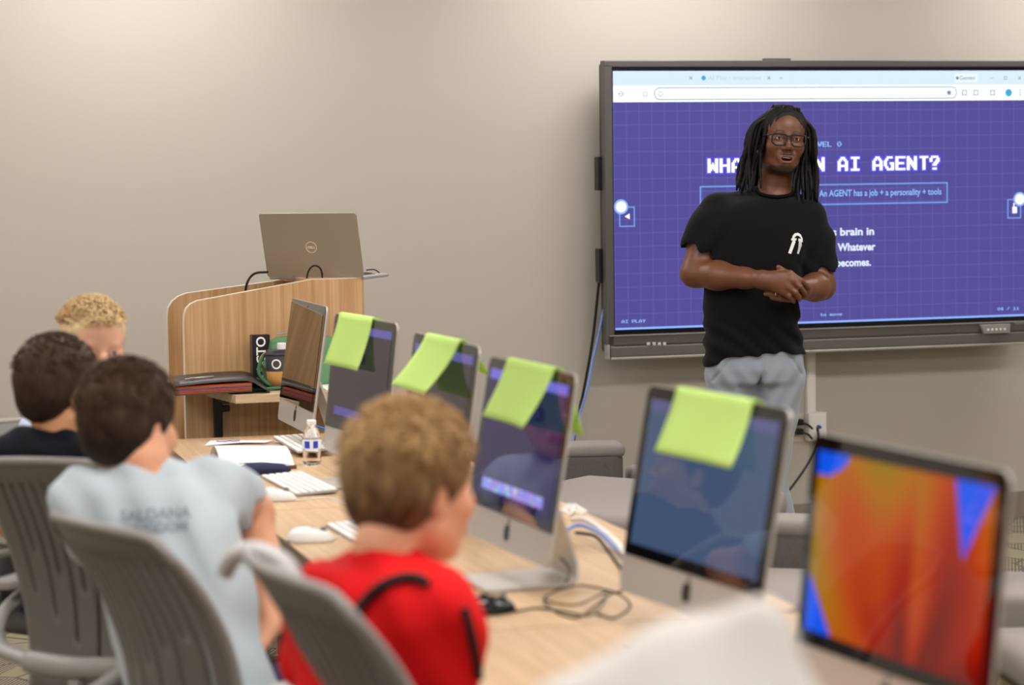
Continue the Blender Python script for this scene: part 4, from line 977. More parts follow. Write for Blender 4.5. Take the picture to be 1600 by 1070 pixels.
# his left hand underneath, fingers pointing left
s.ell(tq(1238, 448, .035), (.05, .018, .036), .02, ry=.3); s.rc(wrR, tq(1238, 450, .035), .028, .024, .02)
for a_, b_, c_ in (((1228, 457), (1210, 455), (1191, 449)), ((1232, 464), (1214, 461), (1196, 459)), ((1236, 468), (1220, 467), (1206, 465))):
    s.chain([tq(*a_, .03), tq(*b_, .018), tq(*c_, .02)], [.0105, .0095, .0075], .003, .012)
s.chain([tq(1240, 436, .03), tq(1228, 426, .012), tq(1216.5, 417.5, .008)], [.013, .0105, .0085], .004, .01)
def tex(c, q, P):
    dark = np.array(lin('160d09'))
    x, y, z = q.T; front = (1-sm(y, -.06, -.045))
    mo = front*(1-sm(np.abs(x), .024, .030))*sm(z, -.0625, -.0600)*(1-sm(z, -.0525, -.0495))*(1-sm(y, -.088, -.082))
    be = (1-sm(z, -.100, -.092))*sm(z, -.135, -.120)*(1-sm(y, -.02, .01))
    inside = front*(1-sm(np.abs(x), .017, .021))*sm(z, -.081, -.079)*(1-sm(z, -.067, -.065))*sm(y, -.094, -.090)*(1-sm(y, -.075, -.07))
    zb2 = z+22*(np.abs(x)-.030)**2; br = front*(1-sm(np.abs(np.abs(x)-.032), .015, .021))*sm(zb2, .0215, .0235)*(1-sm(zb2, .0275, .030))
    m = np.clip(mo*.95+be*.85+br*.8, 0, 1)[:, None]; c = c*(1-m)+dark*m
    c = c*(1-inside[:, None])+np.array(lin('3a1210'))*inside[:, None]; return c
z0 = HO[2]
xs = np.concatenate([np.arange(-.30, HO[0]-.10, .0034), np.arange(HO[0]-.10, HO[0]+.10, .0018), np.arange(HO[0]+.10, .30, .0034)])
ys = np.concatenate([np.arange(-.30, -.12, .0032), np.arange(-.12, -.04, .0020), np.arange(-.04, .18, .0036)])
zs = np.concatenate([np.arange(-.01, .95, .0060), np.arange(.95, z0-.15, .0032), np.arange(z0-.15, z0+.15, .0018)])
me = s.mesh('body', xs=xs, ys=ys, zs=zs, color=skin_color('683f29', '77443a', HO, HR, .97, tex))
link('body', me, tintmat('dark_skin', .42, .5, sss=.06), teach)
add_eyes(teach, HO, HR, .97, '1d120b')
def HP(x, y, z): return Vector(HO+HR@(np.array([x, y, z])*.97))
b = MB(); n = 10; V = []
for k in range(n+1):
    a = -1.0+2.0*k/n; V += [HP(.0175*math.sin(a)/math.sin(1.0), -.094+.010*(1-math.cos(a))*1.4, z) for z in (-.0655, -.0705)]
b.add(V, [(2*k, 2*k+2, 2*k+3, 2*k+1) for k in range(n)]); b.build('teeth', mat('teeth', 'efe9e0', .25), teach, smooth=True)
# glasses
gl = MB(); lens = MB(); m_gl = mat('tortoise_frame', '0e0b0c', .3)
for q in (-1, 1):
    P = rrect(.053, .040, .014, 6, q*.0335, -.007, rs=([.010, .010, .018, .018]))
    pts = [HP(a, -.106-.10*a*a*0+.09*abs(a)*.25, c) for a, c in P]; pts.append(pts[0]); pts.append(pts[1]); gl.tube(pts, .0028, 8, cap=False)
    gl.tube([HP(q*.059, -.100, .008), HP(q*.074, -.088, .007), HP(q*.079, -.05, .004), HP(q*.082, .005, .002)], .0020, 8)
    lens.add([HP(a*.98+.02*q*.0335, -.106+.0225*abs(a), c*.98) for a, c in P], [tuple(range(len(P)))])
gl.tube([HP(-.009, -.1055, .004), HP(-.004, -.108, .007), HP(.004, -.108, .007), HP(.009, -.1055, .004)], .0022, 8)
g = gl.build('eyeglasses', m_gl, teach, smooth=True); lens.build('lens', mat('thin_lens', 'ffffff', .02, trans=1, ior=1.05, spec=.3, alpha=.35), g)
b = MB(); b.tube([tq(1211.8, 454.5, .006), tq(1211.8, 457, -.001), tq(1212, 460, .0), tq(1212, 462.8, .008)], .002, 8); b.build('ring', mat('silver_ring', 'e0dcd4', .2, metal=1), teach, smooth=True)
# locs
sc_ = SDF(); sc_.frame(HO, HR, .97); sc_.ell((0, .018, .040), (.084, .100, .084), .02); sc_.ell((0, .045, -.02), (.078, .07, .06), .03)
sc_.ell((0, -.025, .050), (.072, .064, .069), .02); sc_.ell((0, -.095, .008), (.066, .080, .066), .008, 'd'); sc_.ell((0, -.07, -.07), (.085, .085, .06), .01, 'd'); sc_.frame()
sc_.disp = lambda P: .0022*np.sin(((P-HO)@HR)[:, 1]*520)+.002*nz(P, 90)
hm = tintmat('black_locs', .6, .35, bump=.5, bscale=260)
hair = link('hair', sc_.mesh('hair', .0028, color=lambda P: np.tile(np.array(lin('0d0908')), (len(P), 1))), hm, teach)
rnd = random.Random(3)
def loc_tube(b, pts, r):
    c = cat_curve(pts, 7); k = len(c); ph = rnd.random()*6
    b.tube(c, [r*(1+.13*math.sin(i*1.9+ph))*(1 if i < k-3 else (k-i)/3.5+.1) for i in range(k)], 7)
locs = []
for side in (-1, 1):
    for i in range(38):
        t = i/37                      # 0 front .. 1 back
        y0 = -.055+.13*t+rnd.uniform(-.006, .006); lay = (i % 3)
        top = .122-.35*(t-.4)**2 if t > .2 else .113
        x0 = side*(.010+.014*lay)
        out = .086+.016*lay*.6+rnd.uniform(-.004, .006)+.02*(1-abs(t-.45)*1.5)
        L_ = rnd.uniform(-.20, -.165) if side < 0 else rnd.uniform(-.23, -.17)
        if t < .12: out = .079
        xe = side*(out+rnd.uniform(-.01, .022)); ye = y0*.55+.03+rnd.uniform(-.03, .02)
        if t > .6: xe = side*rnd.uniform(.02, .10); ye = .085+rnd.uniform(-.01, .02)
        pts = [HP(x0, y0, top), HP(side*.048, y0+.004, .102-.2*(t-.45)**2), HP(side*out*.86, y0+.010, .045), HP(side*out*.99, y0+.018, -.03), HP(xe*1.0, ye, -.10), HP(xe*1.04+rnd.uniform(-.012, .012), ye-.01, L_)]
        locs.append((pts, rnd.uniform(.0048, .0068)))
for px, py, ex, ey in ((1250, 262, 1249, 322), (1256, 262, 1256, 300), (1262, 262, 1268, 296), (1246, 258, 1240, 300), (1160, 262, 1151, 292), (1170, 262, 1158, 296), (1180, 262, 1172, 300)):
    a = Vector(tp(px+(12 if px < 1200 else -4), py-40, .05)); locs.append(([a, Vector(tp(px, py, .0)), Vector(tp((px+ex)/2+rnd.uniform(-3, 3), (py+ey)/2, -.03)), Vector(tp(ex, ey, -.045))], .0055))
for i, (pts, r_) in enumerate(locs):
    b = MB(); loc_tube(b, pts, r_); b.build('loc_strand', mat('locs', '0f0a09', .6, spec=.3, bump=.6, bscale=400, var=.3, vscale=150), hair, smooth=True)
# t-shirt
s = SDF()
Z = lambda py: tp(1180, py)[2]
s.loft([(Z(600), -.022, .005, .172, .118), (Z(545), -.024, .005, .174, .118), (Z(500), -.036, .0, .166, .108), (Z(450), -.034, .0, .162, .104), (Z(400), -.012, .0, .174, .112), (Z(350), .0, .012, .190, .118), (Z(325), .006, .02, .182, .105), (Z(306), .03, .03, .11, .080)], .03, p=2.4, cap=.025)
sh2L, sh2R = tp(1122, 330, .03), tp(1262, 338, .045)
slL = tp(1096, 386, -.005); slR = tp(1279, 418, .02)
s.chain([sh2L, (sh2L+slL)/2, slL], [.062, .068, .072], .04); s.chain([sh2R, (sh2R+slR)/2, slR], [.062, .066, .068], .04)
s.rc(nb_+np.array([0, 0, -.015]), sh2L, .055, .05, .03); s.rc(nb_+np.array([0, 0, -.015]), sh2R, .055, .05, .03)
dL = (slL-sh2L)/np.linalg.norm(slL-sh2L); dR = (slR-sh2R)/np.linalg.norm(slR-sh2R)
for p_, d_ in ((slL, dL), (slR, dR)): s.rc(p_+d_*.028, p_+d_*.15, .064, .085, .004, 'd'); 
s.ell(nb_+np.array([.006, -.035, .055]), (.064, .075, .056), .006, 'd', rx=.35)
s._p((0, 0, .8), 1.0, lambda q: q[:, 2]-(Z(551)-.050*sm(-q[:, 0], .09, .19)+.006*np.sin(q[:, 0]*28)), .006, 'd')
def sdisp(P):
    x, y, z = P.T; r = .004*nz(P, 22, 1)
    f = np.sin((x*.6+z)*95+3*np.sin(x*14))*sm(z, Z(600), Z(560))*(1-sm(z, Z(520), Z(470)))*.0035
    g = np.sin((x*1.2-z*.9)*60+2)*sm(z, Z(440), Z(400))*(1-sm(z, Z(350), Z(320)))*.0028*sm(np.abs(x), .05, .16)
    k = np.sin((z*.9+x*1.3)*70)*.0025*sm(x, .02, .12)*(1-sm(z, Z(420), Z(380)))
    return r+f+g+k
s.disp = sdisp
shirt = link('t_shirt', s.mesh('shirt', .0042), mat('black_cotton', '131214', .9, spec=.12, sheen=.04, bump=.15, bscale=500), teach)
b = MB(); P = [Vector(nb_)+Vector((.006+.066*math.cos(a), -.026+.064*math.sin(a), .018+.022*math.sin(a))) for a in [2*PI*k/36 for k in range(37)]]; b.tube(P, .0062, 8, cap=False); b.build('collar', mat('black_rib', '100f11', .9, spec=.1), shirt, smooth=True)
# chest emblem: arch with a cross between two legs
em = MB(); ex, ez = 0, 0
def ep(a, c): return (a*.0026, 0, -c*.0026)
arch = [(-8, 3), (-7.6, -3), (-5, -6.5), (0, -7.8), (5, -6), (8.5, -1), (9, 4), (7, 3), (5.5, -1.5), (2.5, -3.5), (-1, -4), (-4, -1.5), (-4.5, 3)]
em.prism([(a*.0026, -c*.0026) for a, c in arch[:7]+arch[7:]], -.001, .001)
em.prism([(a*.0026, -c*.0026) for a, c in [(-6.5, 2), (-3, 2.5), (-2, 5), (-6.5, 21), (-11, 20)]], -.001, .001)
em.prism([(a*.0026, -c*.0026) for a, c in [(3, 3), (7.5, 4), (8, 8), (4.5, 20), (1.8, 19.5), (3, 12)]], -.001, .001)
em.prism([(a*.0026, -c*.0026) for a, c in [(-9, .5), (-1, -.5), (-1, 2.5), (-9, 3.2)]], -.001, .001); em.prism([(a*.0026, -c*.0026) for a, c in [(2, -.5), (8, 0), (8.5, 4), (2, 3)]], -.001, .001)
ec = tp(1252, 373, -.115)
o = em.build('chest_emblem', mat('emblem_white', 'f2f0ee', .7), shirt); o.location = ec; o.rotation_euler = (0, .12, .38)
mo = o.modifiers.new('w', 'SHRINKWRAP'); mo.target = shirt; mo.offset = .0012; mo.wrap_method = 'PROJECT'; mo.use_negative_direction = True; mo.use_positive_direction = True; mo.use_project_y = True; mo.wrap_mode = 'ABOVE_SURFACE'
# trousers
s = SDF()
s.loft([(Z(600), -.028, .01, .160, .112), (Z(575), -.024, .008, .168, .115), (Z(548), -.02, .006, .160, .108), (Z(525), -.024, .004, .150, .098)], .03, p=2.4, cap=.02)
for h_, k_, a_ in ((hipL, kneeL, ankL), (hipR, kneeR, ankR)):
    s.chain([h_+np.array([0, 0, -.01]), k_, a_+np.array([0, 0, .01])], [.092, .074, .062], .018)
s.ell(np.array([(hipL[0]+hipR[0])/2+.012, -.10, Z(640)]), (.010, .05, .10), .02, 'd')
cxm = (hipL[0]+hipR[0])/2+.012
def seam(P, x0, z0_, x1, z1_):
    a = np.array([x0, z0_]); d_ = np.array([x1, z1_])-a; q = P[:, [0, 2]]-a; t_ = np.clip(q@d_/(d_@d_), 0, 1)[:, None]; e = ((q-t_*d_)**2).sum(1); return .0045*np.exp(-e/.005**2)*(P[:, 1] < -.01)
s.disp = lambda P: seam(P, cxm+.006, Z(550), cxm-.006, Z(598))+seam(P, hipL[0]+.005, Z(545), hipL[0]-.075, Z(592))+seam(P, hipR[0]+.02, Z(545), hipR[0]+.075, Z(585))+.003*nz(P, 25, 3)+.0022*np.sin((P[:, 2]*1.0-np.abs(P[:, 0]+.02)*1.6)*62)*(1-sm(P[:, 2], Z(590), Z(555)))*sm(P[:, 2], .4, .7)+.0015*np.sin(P[:, 2]*45)*(1-sm(P[:, 2], .3, .6))
pants = link('trousers', s.mesh('pants', .005), mat('grey_chino', '8f969f', .8, spec=.2, sheen=.2, bump=.1, bscale=600), teach)
for a_ in (ankL, ankR):
    s = SDF(); s.rc(a_+np.array([0, .02, -.04]), a_+np.array([0, -.17, -.048]), .046, .042, .02, sq=(1, 1, 1)); s.rc(a_+np.array([0, .0, 0]), a_+np.array([0, 0, -.04]), .045, .045, .02)
    me = s.mesh('shoe', .005)
    for v in me.vertices: v.co.z = max(v.co.z, .003)
    link('shoe', me, mat('white_sneaker', 'e6e3de', .5), teach)

# ---- seated children
def kid(label, root_xy, D, torso_yaw, sho, hipz, head, hyaw, hpitch, hroll, hs, skin, shirt_m, pants_m, arms, hair, slv=.5, lean=(0, 0), waist=None, iris='3a5a70', legs=True, shw=.15, sleeve_r=.052, extra=None):
    """head: world centre; sho: world centre of the shoulder line; arms: list of [shoulder, elbow, wrist, hand dir, dorsal, side]"""
    r = thing('person', label, 'person', (root_xy[0], root_xy[1], 0)); O = np3(r.location)
    H = np3(head)-O; Sh = np3(sho)-O; R = head_R(hyaw, hpitch, hroll)
    Tm = np.array(Matrix.Rotation(torso_yaw, 3, 'Z'))       # torso frame, -y = facing
    s = SDF(); add_head(s, H, R, hs, kid=True)
    neck = Sh+np.array([0, 0, .035]); s.rc(H+R@np.array([0, .03, -.05]), neck, .045, .046, .025)
    pel = np.array([Sh[0]-lean[0], Sh[1]-lean[1], hipz])
    def lofts(s, g, bottom=None, k=.03):
        s.frame((pel[0], pel[1], 0), Tm); L = Tm.T@(Sh-pel); zb_, zt = hipz-.02 if bottom is None else bottom, Sh[2]
        rows = []
        for f, rx, ry in ((0, .155, .105), (.3, .135, .098), (.6, .142, .10), (.85, shw*1.02, .092), (1.0, shw*.78, .070)):
            rows.append((zb_+(zt+.01-zb_)*f, L[0]*f, L[1]*f, rx+g, ry+g))
        s.loft(rows, k, p=2.35, cap=.035); s.frame()
    lofts(s, -.012)
    fw3 = Tm@np.array([0, -1, 0]); rt = Tm@np.array([1, 0, 0]); lg = []
    for q in (-1, 1):
        h_ = pel+rt*q*.075+np.array([0, 0, .03]); kn_ = h_+fw3*.36+np.array([0, 0, -.01]); an_ = np.array([kn_[0], kn_[1], .09])+fw3*.02; lg.append((h_, kn_, an_))
        s.chain([h_, kn_], [.070, .052], .02); s.chain([kn_, an_], [.048, .034], .02); s.rc(an_, an_+fw3*.12+np.array([0, 0, -.045]), .034, .028, .015)
    AR = []
    for (a, e, w_, hd_, do_, sd, cu) in arms:
        a, e, w_ = np3(a)-O, np3(e)-O, np3(w_)-O; AR.append((a, e, w_)); s.chain([a, (a+e)/2, e], [.044, .040, .035], .02); s.chain([e, e+(w_-e)*.35, w_], [.034, .035, .023], .015)
        hand(s, w_, hd_, do_, sd, .82, cu)
    body = link('body', s.mesh('body', .0046, color=skin_color(skin, 'c9705f', H, R, hs)), tintmat('light_skin', .5, .4, sss=.12), r)
    add_eyes(r, H, R, hs, iris)
    s = SDF(); lofts(s, .010)
    for a, e, w_ in AR:
        m_ = a+(e-a)*slv; s.rc(a, m_, sleeve_r+.004, sleeve_r+.004, .04); d_ = (e-a)/np.linalg.norm(e-a); s.rc(m_+d_*.026, m_+d_*.12, sleeve_r-.003, sleeve_r+.012, .004, 'd')
        s.rc(neck+np.array([0, 0, -.035]), a, .042, .046, .03)
    s.ell(neck+fw3*.012+np.array([0, 0, .04]), (.056, .056, .040), .008, 'd')
    s.disp = lambda P: .005*nz(P, 18, 2)+.0035*np.sin((P[:, 2]*.8+P[:, 0]*1.3)*55+2*np.sin(P[:, 1]*20))
    sh_ = link('shirt', s.mesh('shirt', .0055), shirt_m, r)
    s = SDF(); s.frame((pel[0], pel[1], 0), Tm); s.loft([(hipz-.07, 0, 0, .15, .12), (hipz, 0, 0, .162, .118), (hipz+.08, 0, 0, .145, .105)], .02); s.frame()
    for h_, kn_, an_ in lg: s.chain([h_, kn_], [.085, .07], .02); s.chain([kn_, kn_+(an_-kn_)*.25], [.066, .062], .015)
    link('shorts', s.mesh('shorts', .007), pants_m, r)
    for h_, kn_, an_ in lg:
        s = SDF(); s.rc(an_+np.array([0, 0, -.04])-fw3*.02, an_+fw3*.14+np.array([0, 0, -.045]), .042, .038, .02); me = s.mesh('shoe', .007)
        for v in me.vertices: v.co.z = max(v.co.z, .003)
        link('shoe', me, mat('grey_sneaker', '55565c', .6), r)
    # hair
    c0, c1, thick, tl, tn, spiky = hair
    s = SDF(); s.frame(H, R, hs); t = thick
    s.ell((0, .014, .044), (.080+t, .102+t, .085+t), .02); s.ell((0, .048, -.010), (.070+t*.8, .064+t*.6, .070), .03)
    s.ell((0, -.098, -.005), (.074, .062, .062+.006), .018, 'd'); s.ell((0, -.06, -.085), (.10, .105, .055), .015, 'd')
    for q in (-1, 1): s.ell((q*.088, .010, -.022), (.022, .022, .034), .008, 'd')
    s.frame(); a_, b_ = np.array(lin(c0)), np.array(lin(c1))
    def hd2(P):
        q = ((P-H)@R)/hs; return .0022*nz(q, 60, 4)+.0015*nz(q*np.array([1, 1, .35]), 190, 1)+.003*nz(q, 28, 7)
    s.disp = hd2
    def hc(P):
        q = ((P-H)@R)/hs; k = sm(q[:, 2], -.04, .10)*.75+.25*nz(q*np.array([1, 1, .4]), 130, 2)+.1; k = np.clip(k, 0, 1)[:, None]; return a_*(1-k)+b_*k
    hr_ = link('hair', s.mesh('hair', .0036, color=hc), tintmat('short_hair', .6, .3, bump=.6, bscale=220), r)
    rn = random.Random(int(hs*1000)+tn); b = MB(); Rm = Matrix(R.tolist()); Hv = Vector(H)
    for i in range(tn):
        th = rn.uniform(0, 2*PI); ph = rn.uniform(.0, 1.45) if not spiky else rn.uniform(0, 1.25)
        nrm = Vector((math.sin(ph)*math.cos(th), math.sin(ph)*math.sin(th), math.cos(ph)))
        p = Vector((nrm.x*(.080+t), .014+nrm.y*(.102+t), .044+nrm.z*(.085+t)))
        if p.y < -.055 and p.z < .075: continue
        tg = Vector((rn.uniform(-.4, .4), -1.0 if spiky else rn.uniform(-1, .3), rn.uniform(.0, .6) if spiky else -.3)); tg = (tg-nrm*tg.dot(nrm)).normalized()
        L_ = tl*rn.uniform(.6, 1.3); up_ = .55 if spiky else .18
        pts = [p-nrm*.006, p+nrm*.004+tg*L_*.35, p+nrm*(.004+L_*up_*.6)+tg*L_*.7, p+nrm*(.002+L_*up_*.7)+tg*L_]
        pts = [Hv+Rm@(q*hs) for q in pts]; r0 = rn.uniform(.0012, .0024)
        b.tube(pts, [r0, r0*1.1, r0*.8, r0*.15], 5)
    if b.v:
        me = b.mesh(); cc = np.ones((len(me.vertices), 4), np.float32); co = np.empty(len(me.vertices)*3, np.float32); me.vertices.foreach_get('co', co); cc[:, :3] = hc(co.reshape(-1, 3).astype(float)); at_ = me.attributes.new('tint', 'FLOAT_COLOR', 'POINT'); at_.data.foreach_set('color', cc.ravel())
        link('hair_tufts', me, MATS['short_hair'], hr_, smooth=True)
    return r, sh_, H, R, O
def yaw_to(v): return math.atan2(v[0], -v[1])      # face direction v for a frame whose face is -y
m_denim = mat('navy_shorts', '23264a', .85); m_greyshorts = mat('grey_shorts', '5e6068', .85); m_blacksh = mat('black_shorts', '1b1b20', .85)
REL = (.35, .5, .4)
# blond boy, far left, looking back at the camera
d = 6.15; hc_ = at(146, 549, d)
kid('boy with spiky blond hair turned round towards the camera, far left', (hc_.x-.03, d), d, yaw_to((.5, -.6)), at(118, 640, d+.02), .5, hc_, yaw_to((.42, -.90)), -.02, .02, .97, 'd9a78c', mat('pale_blue_cotton', 'bcc8e0', .85), m_denim,
    [(at(70, 668, d+.05), at(58, 740, d+.1), at(100, 780, d-.1), (.6, -.5, 0), (0, 0, 1), 1, REL), (at(165, 668, d), at(190, 740, d-.05), at(200, 770, d-.22), (.4, -.8, 0), (0, 0, 1), -1, REL)],
    ('a58862', 'e2c89c', .005, .028, 1100, True), iris='5c6f78')
# navy boy
d = 5.3; hc_ = at(93, 609, d)
kid('boy with short dark hair in a navy t-shirt, seen from behind', (hc_.x-.02, d-.05), d, yaw_to((.55, .85)), at(88, 688, d-.02), .5, hc_, yaw_to((.62, .78)), .02, -.02, .92, 'd39a72', mat('navy_cotton', '14161f', .85, spec=.2), m_blacksh,
    [(at(32, 712, d+.0), at(14, 815, d+.02), at(60, 850, d+.20), (.6, .8, 0), (0, 0, 1), 1, REL), (at(155, 705, d+.05), at(190, 790, d+.15), at(230, 800, d+.32), (.9, .5, 0), (0, 0, 1), -1, REL)],
    ('2a1d13', '4a3626', .006, .016, 500, False), lean=(-.10, -.06))
# boy in pale grey
d = 4.66; hc_ = at(204, 668, d)
kb = kid('dark-haired boy in a pale grey t-shirt with printed back, one arm down', (hc_.x+.03, d-.05), d, yaw_to((.40, .90)), at(228, 749, d-.05), .5, hc_, yaw_to((.50, .86)), .02, .04, .93, 'dba17e', mat('pale_grey_cotton', 'bcc8cf', .85, spec=.2), m_denim,
    [(at(130, 785, d-.04), at(175, 900, d+.10), at(345, 922, d+.30), (.9, .35, .0), (0, 0, 1), 1, (.7, .8, .5)), (at(338, 765, d-.02), at(400, 800, d+.10), at(424, 978, d-.08), (-.8, -.1, -.45), (.2, -.1, 1), -1, (.5, .5, .3))],
    ('1e130c', '48301d', .013, .030, 700, False), lean=(-.15, .12), shw=.155, slv=.42, sleeve_r=.060)
# boy in red
d = 3.62; hc_ = at(645, 762, d)
rb = kid('light brown haired boy in a red t-shirt with a black strap', (hc_.x-.03, d-.06), d, yaw_to((.70, .72)), at(600, 888, d-.06), .5, hc_, yaw_to((.70, .71)), .0, -.02, .95, 'e0a584', mat('red_cotton', 'd2090f', .8, spec=.25), m_greyshorts,
    [(at(512, 945, d+.06), at(500, 1110, d+.12), at(640, 1130, d+.35), (.8, .6, 0), (0, 0, 1), 1, REL), (at(668, 965, d-.14), at(700, 1120, d-.10), at(840, 1130, d+.12), (.8, .6, 0), (0, 0, 1), -1, REL)],
    ('4a3420', 'b08c5e', .013, .030, 900, False), shw=.150, slv=.5, sleeve_r=.062)
rp, rs_, rH, rR, rO = rb
rt_ = bvh(rs_)
for pix, w_ in ((((668, 915), (655, 908), (640, 906), (622, 908), (602, 917), (582, 931), (566, 948), (555, 968), (548, 992), (542, 1020), (538, 1060)), .011), (((722, 950), (730, 975), (736, 1000), (741, 1030), (744, 1060)), .009)):
    pts = [q for q in (hit(rt_, a, c, rO, .005) for a, c in pix) if q is not None]
    if len(pts) > 2:
        b = MB(); b.tube(cat_curve(pts, 5), w_*.9, 8, flat=.8); b.build('shoulder_strap', mat('black_webbing', '151112', .8), rp, smooth=True)
# print on the back of the grey shirt
tm = text_mesh('SALDAÑA', .032, .0006, 0, 1.1, 'CENTER'); 
# drink can in the grey-shirted boy's hand
kp, ks, kH, kR, kO = kb
cc = at(378, 917, 4.93); can = thing('snack_tube', 'green, white and orange striped tube held by the boy in pale grey', 'can', cc); can.rotation_euler = (0, 1.45, .1)
b = MB(); b.lathe([(0, -.04), (.018, -.04), (.018, .055), (0, .055)], 24); b.build('tube_body', mat('tube_green', '1e7f4d', .4), can)
b = MB()
for z_ in (-.012, .018, .044): b.lathe([(.0184, z_-.004), (.0184, z_+.004)], 24)
b.build('white_bands', mat('tube_white', 'eef0ea', .4), can); b = MB(); b.lathe([(.0185, -.036), (.0185, -.018)], 24); b.build('orange_band', mat('tube_orange', 'f0a020', .4), can)
bpy.data.meshes.remove(tm)
kt_ = bvh(ks)
def back_print(txt, px, py, size, slope):
    me = text_mesh(txt, size, .0010, 0, 1.0, 'CENTER'); me.materials.clear()
    bm = bmesh.new(); bm.from_mesh(me); bmesh.ops.triangulate(bm, faces=bm.faces); bm.to_mesh(me); bm.free()
    for v in me.vertices:
        x, y = v.co.x, v.co.y; q = hit(kt_, px+x*820, py-y*820+slope*x*820, kO, .0022)
        if q is not None: v.co = q
    link('back_print', me, mat('faded_print', '8f98a2', .8), kp)
back_print('SALDANA', 243, 812, .030, -.06); back_print('KINGDOM', 243, 832, .026, -.06)

# person in white at the very front
d = 2.05
wr = thing('person', 'out-of-focus person in a white shirt, only one shoulder rising at the bottom edge', 'person', (at(1060, 1070, d).x-.05, d, 0)); WOo = np3(wr.location)
def wq(px, py, dd=0): return np3(at(px, py, d+dd))-WOo
s = SDF(); 
s.chain([np.array([.12, -.16, .50]), np.array([.10, -.10, .80]), wq(1130, 1230, -.02), wq(1170, 1030, 0)], [.12, .11, .08, .012], .03)
s.chain([wq(1170, 1030, 0), wq(1010, 1110, .05), wq(700, 1300, .2)], [.012, .03, .09], .03)
s.ell(wq(700, 1420, .25), (.08, .09, .11), .03)
link('body', s.mesh('body', .008), mat('plain_skin', 'd9a78c', .5), wr)
s = SDF(); s.chain([np.array([.12, -.16, .46]), np.array([.10, -.10, .80]), wq(1110, 1210, -.02)], [.15, .14, .09], .06)
top_ = wq(1186, 985, 0)
s.rc(top_, wq(1100, 1200, 0), .014, .10, .02); s.rc(top_, wq(880, 1112, .04), .014, .026, .05); s.rc(top_, wq(1252, 1120, 0), .014, .026, .03)
s.rc(wq(1080, 1085, .02), wq(980, 1220, .04), .055, .10, .06)
s.disp = lambda P: .005*nz(P, 16, 5)
link('shirt', s.mesh('shirt', .006), mat('white_cotton', 'eeebe7', .85), wr)
s = SDF(); s.ell(wq(700, 1420, .25)+np.array([0, .01, .01]), (.088, .10, .11), .02); link('hair', s.mesh('hair', .007), mat('brown_hair', '4a3420', .7), wr)
for q in (-1, 1):
    s = SDF(); s.chain([np.array([.1+q*.08, -.16, .50]), np.array([.05+q*.09, .24, .48])], [.08, .065], .02); s.chain([np.array([.05+q*.09, .24, .48]), np.array([.05+q*.09, .26, .06])], [.062, .045], .02); link('trouser_leg', s.mesh('leg', .01), m_greyshorts, wr)

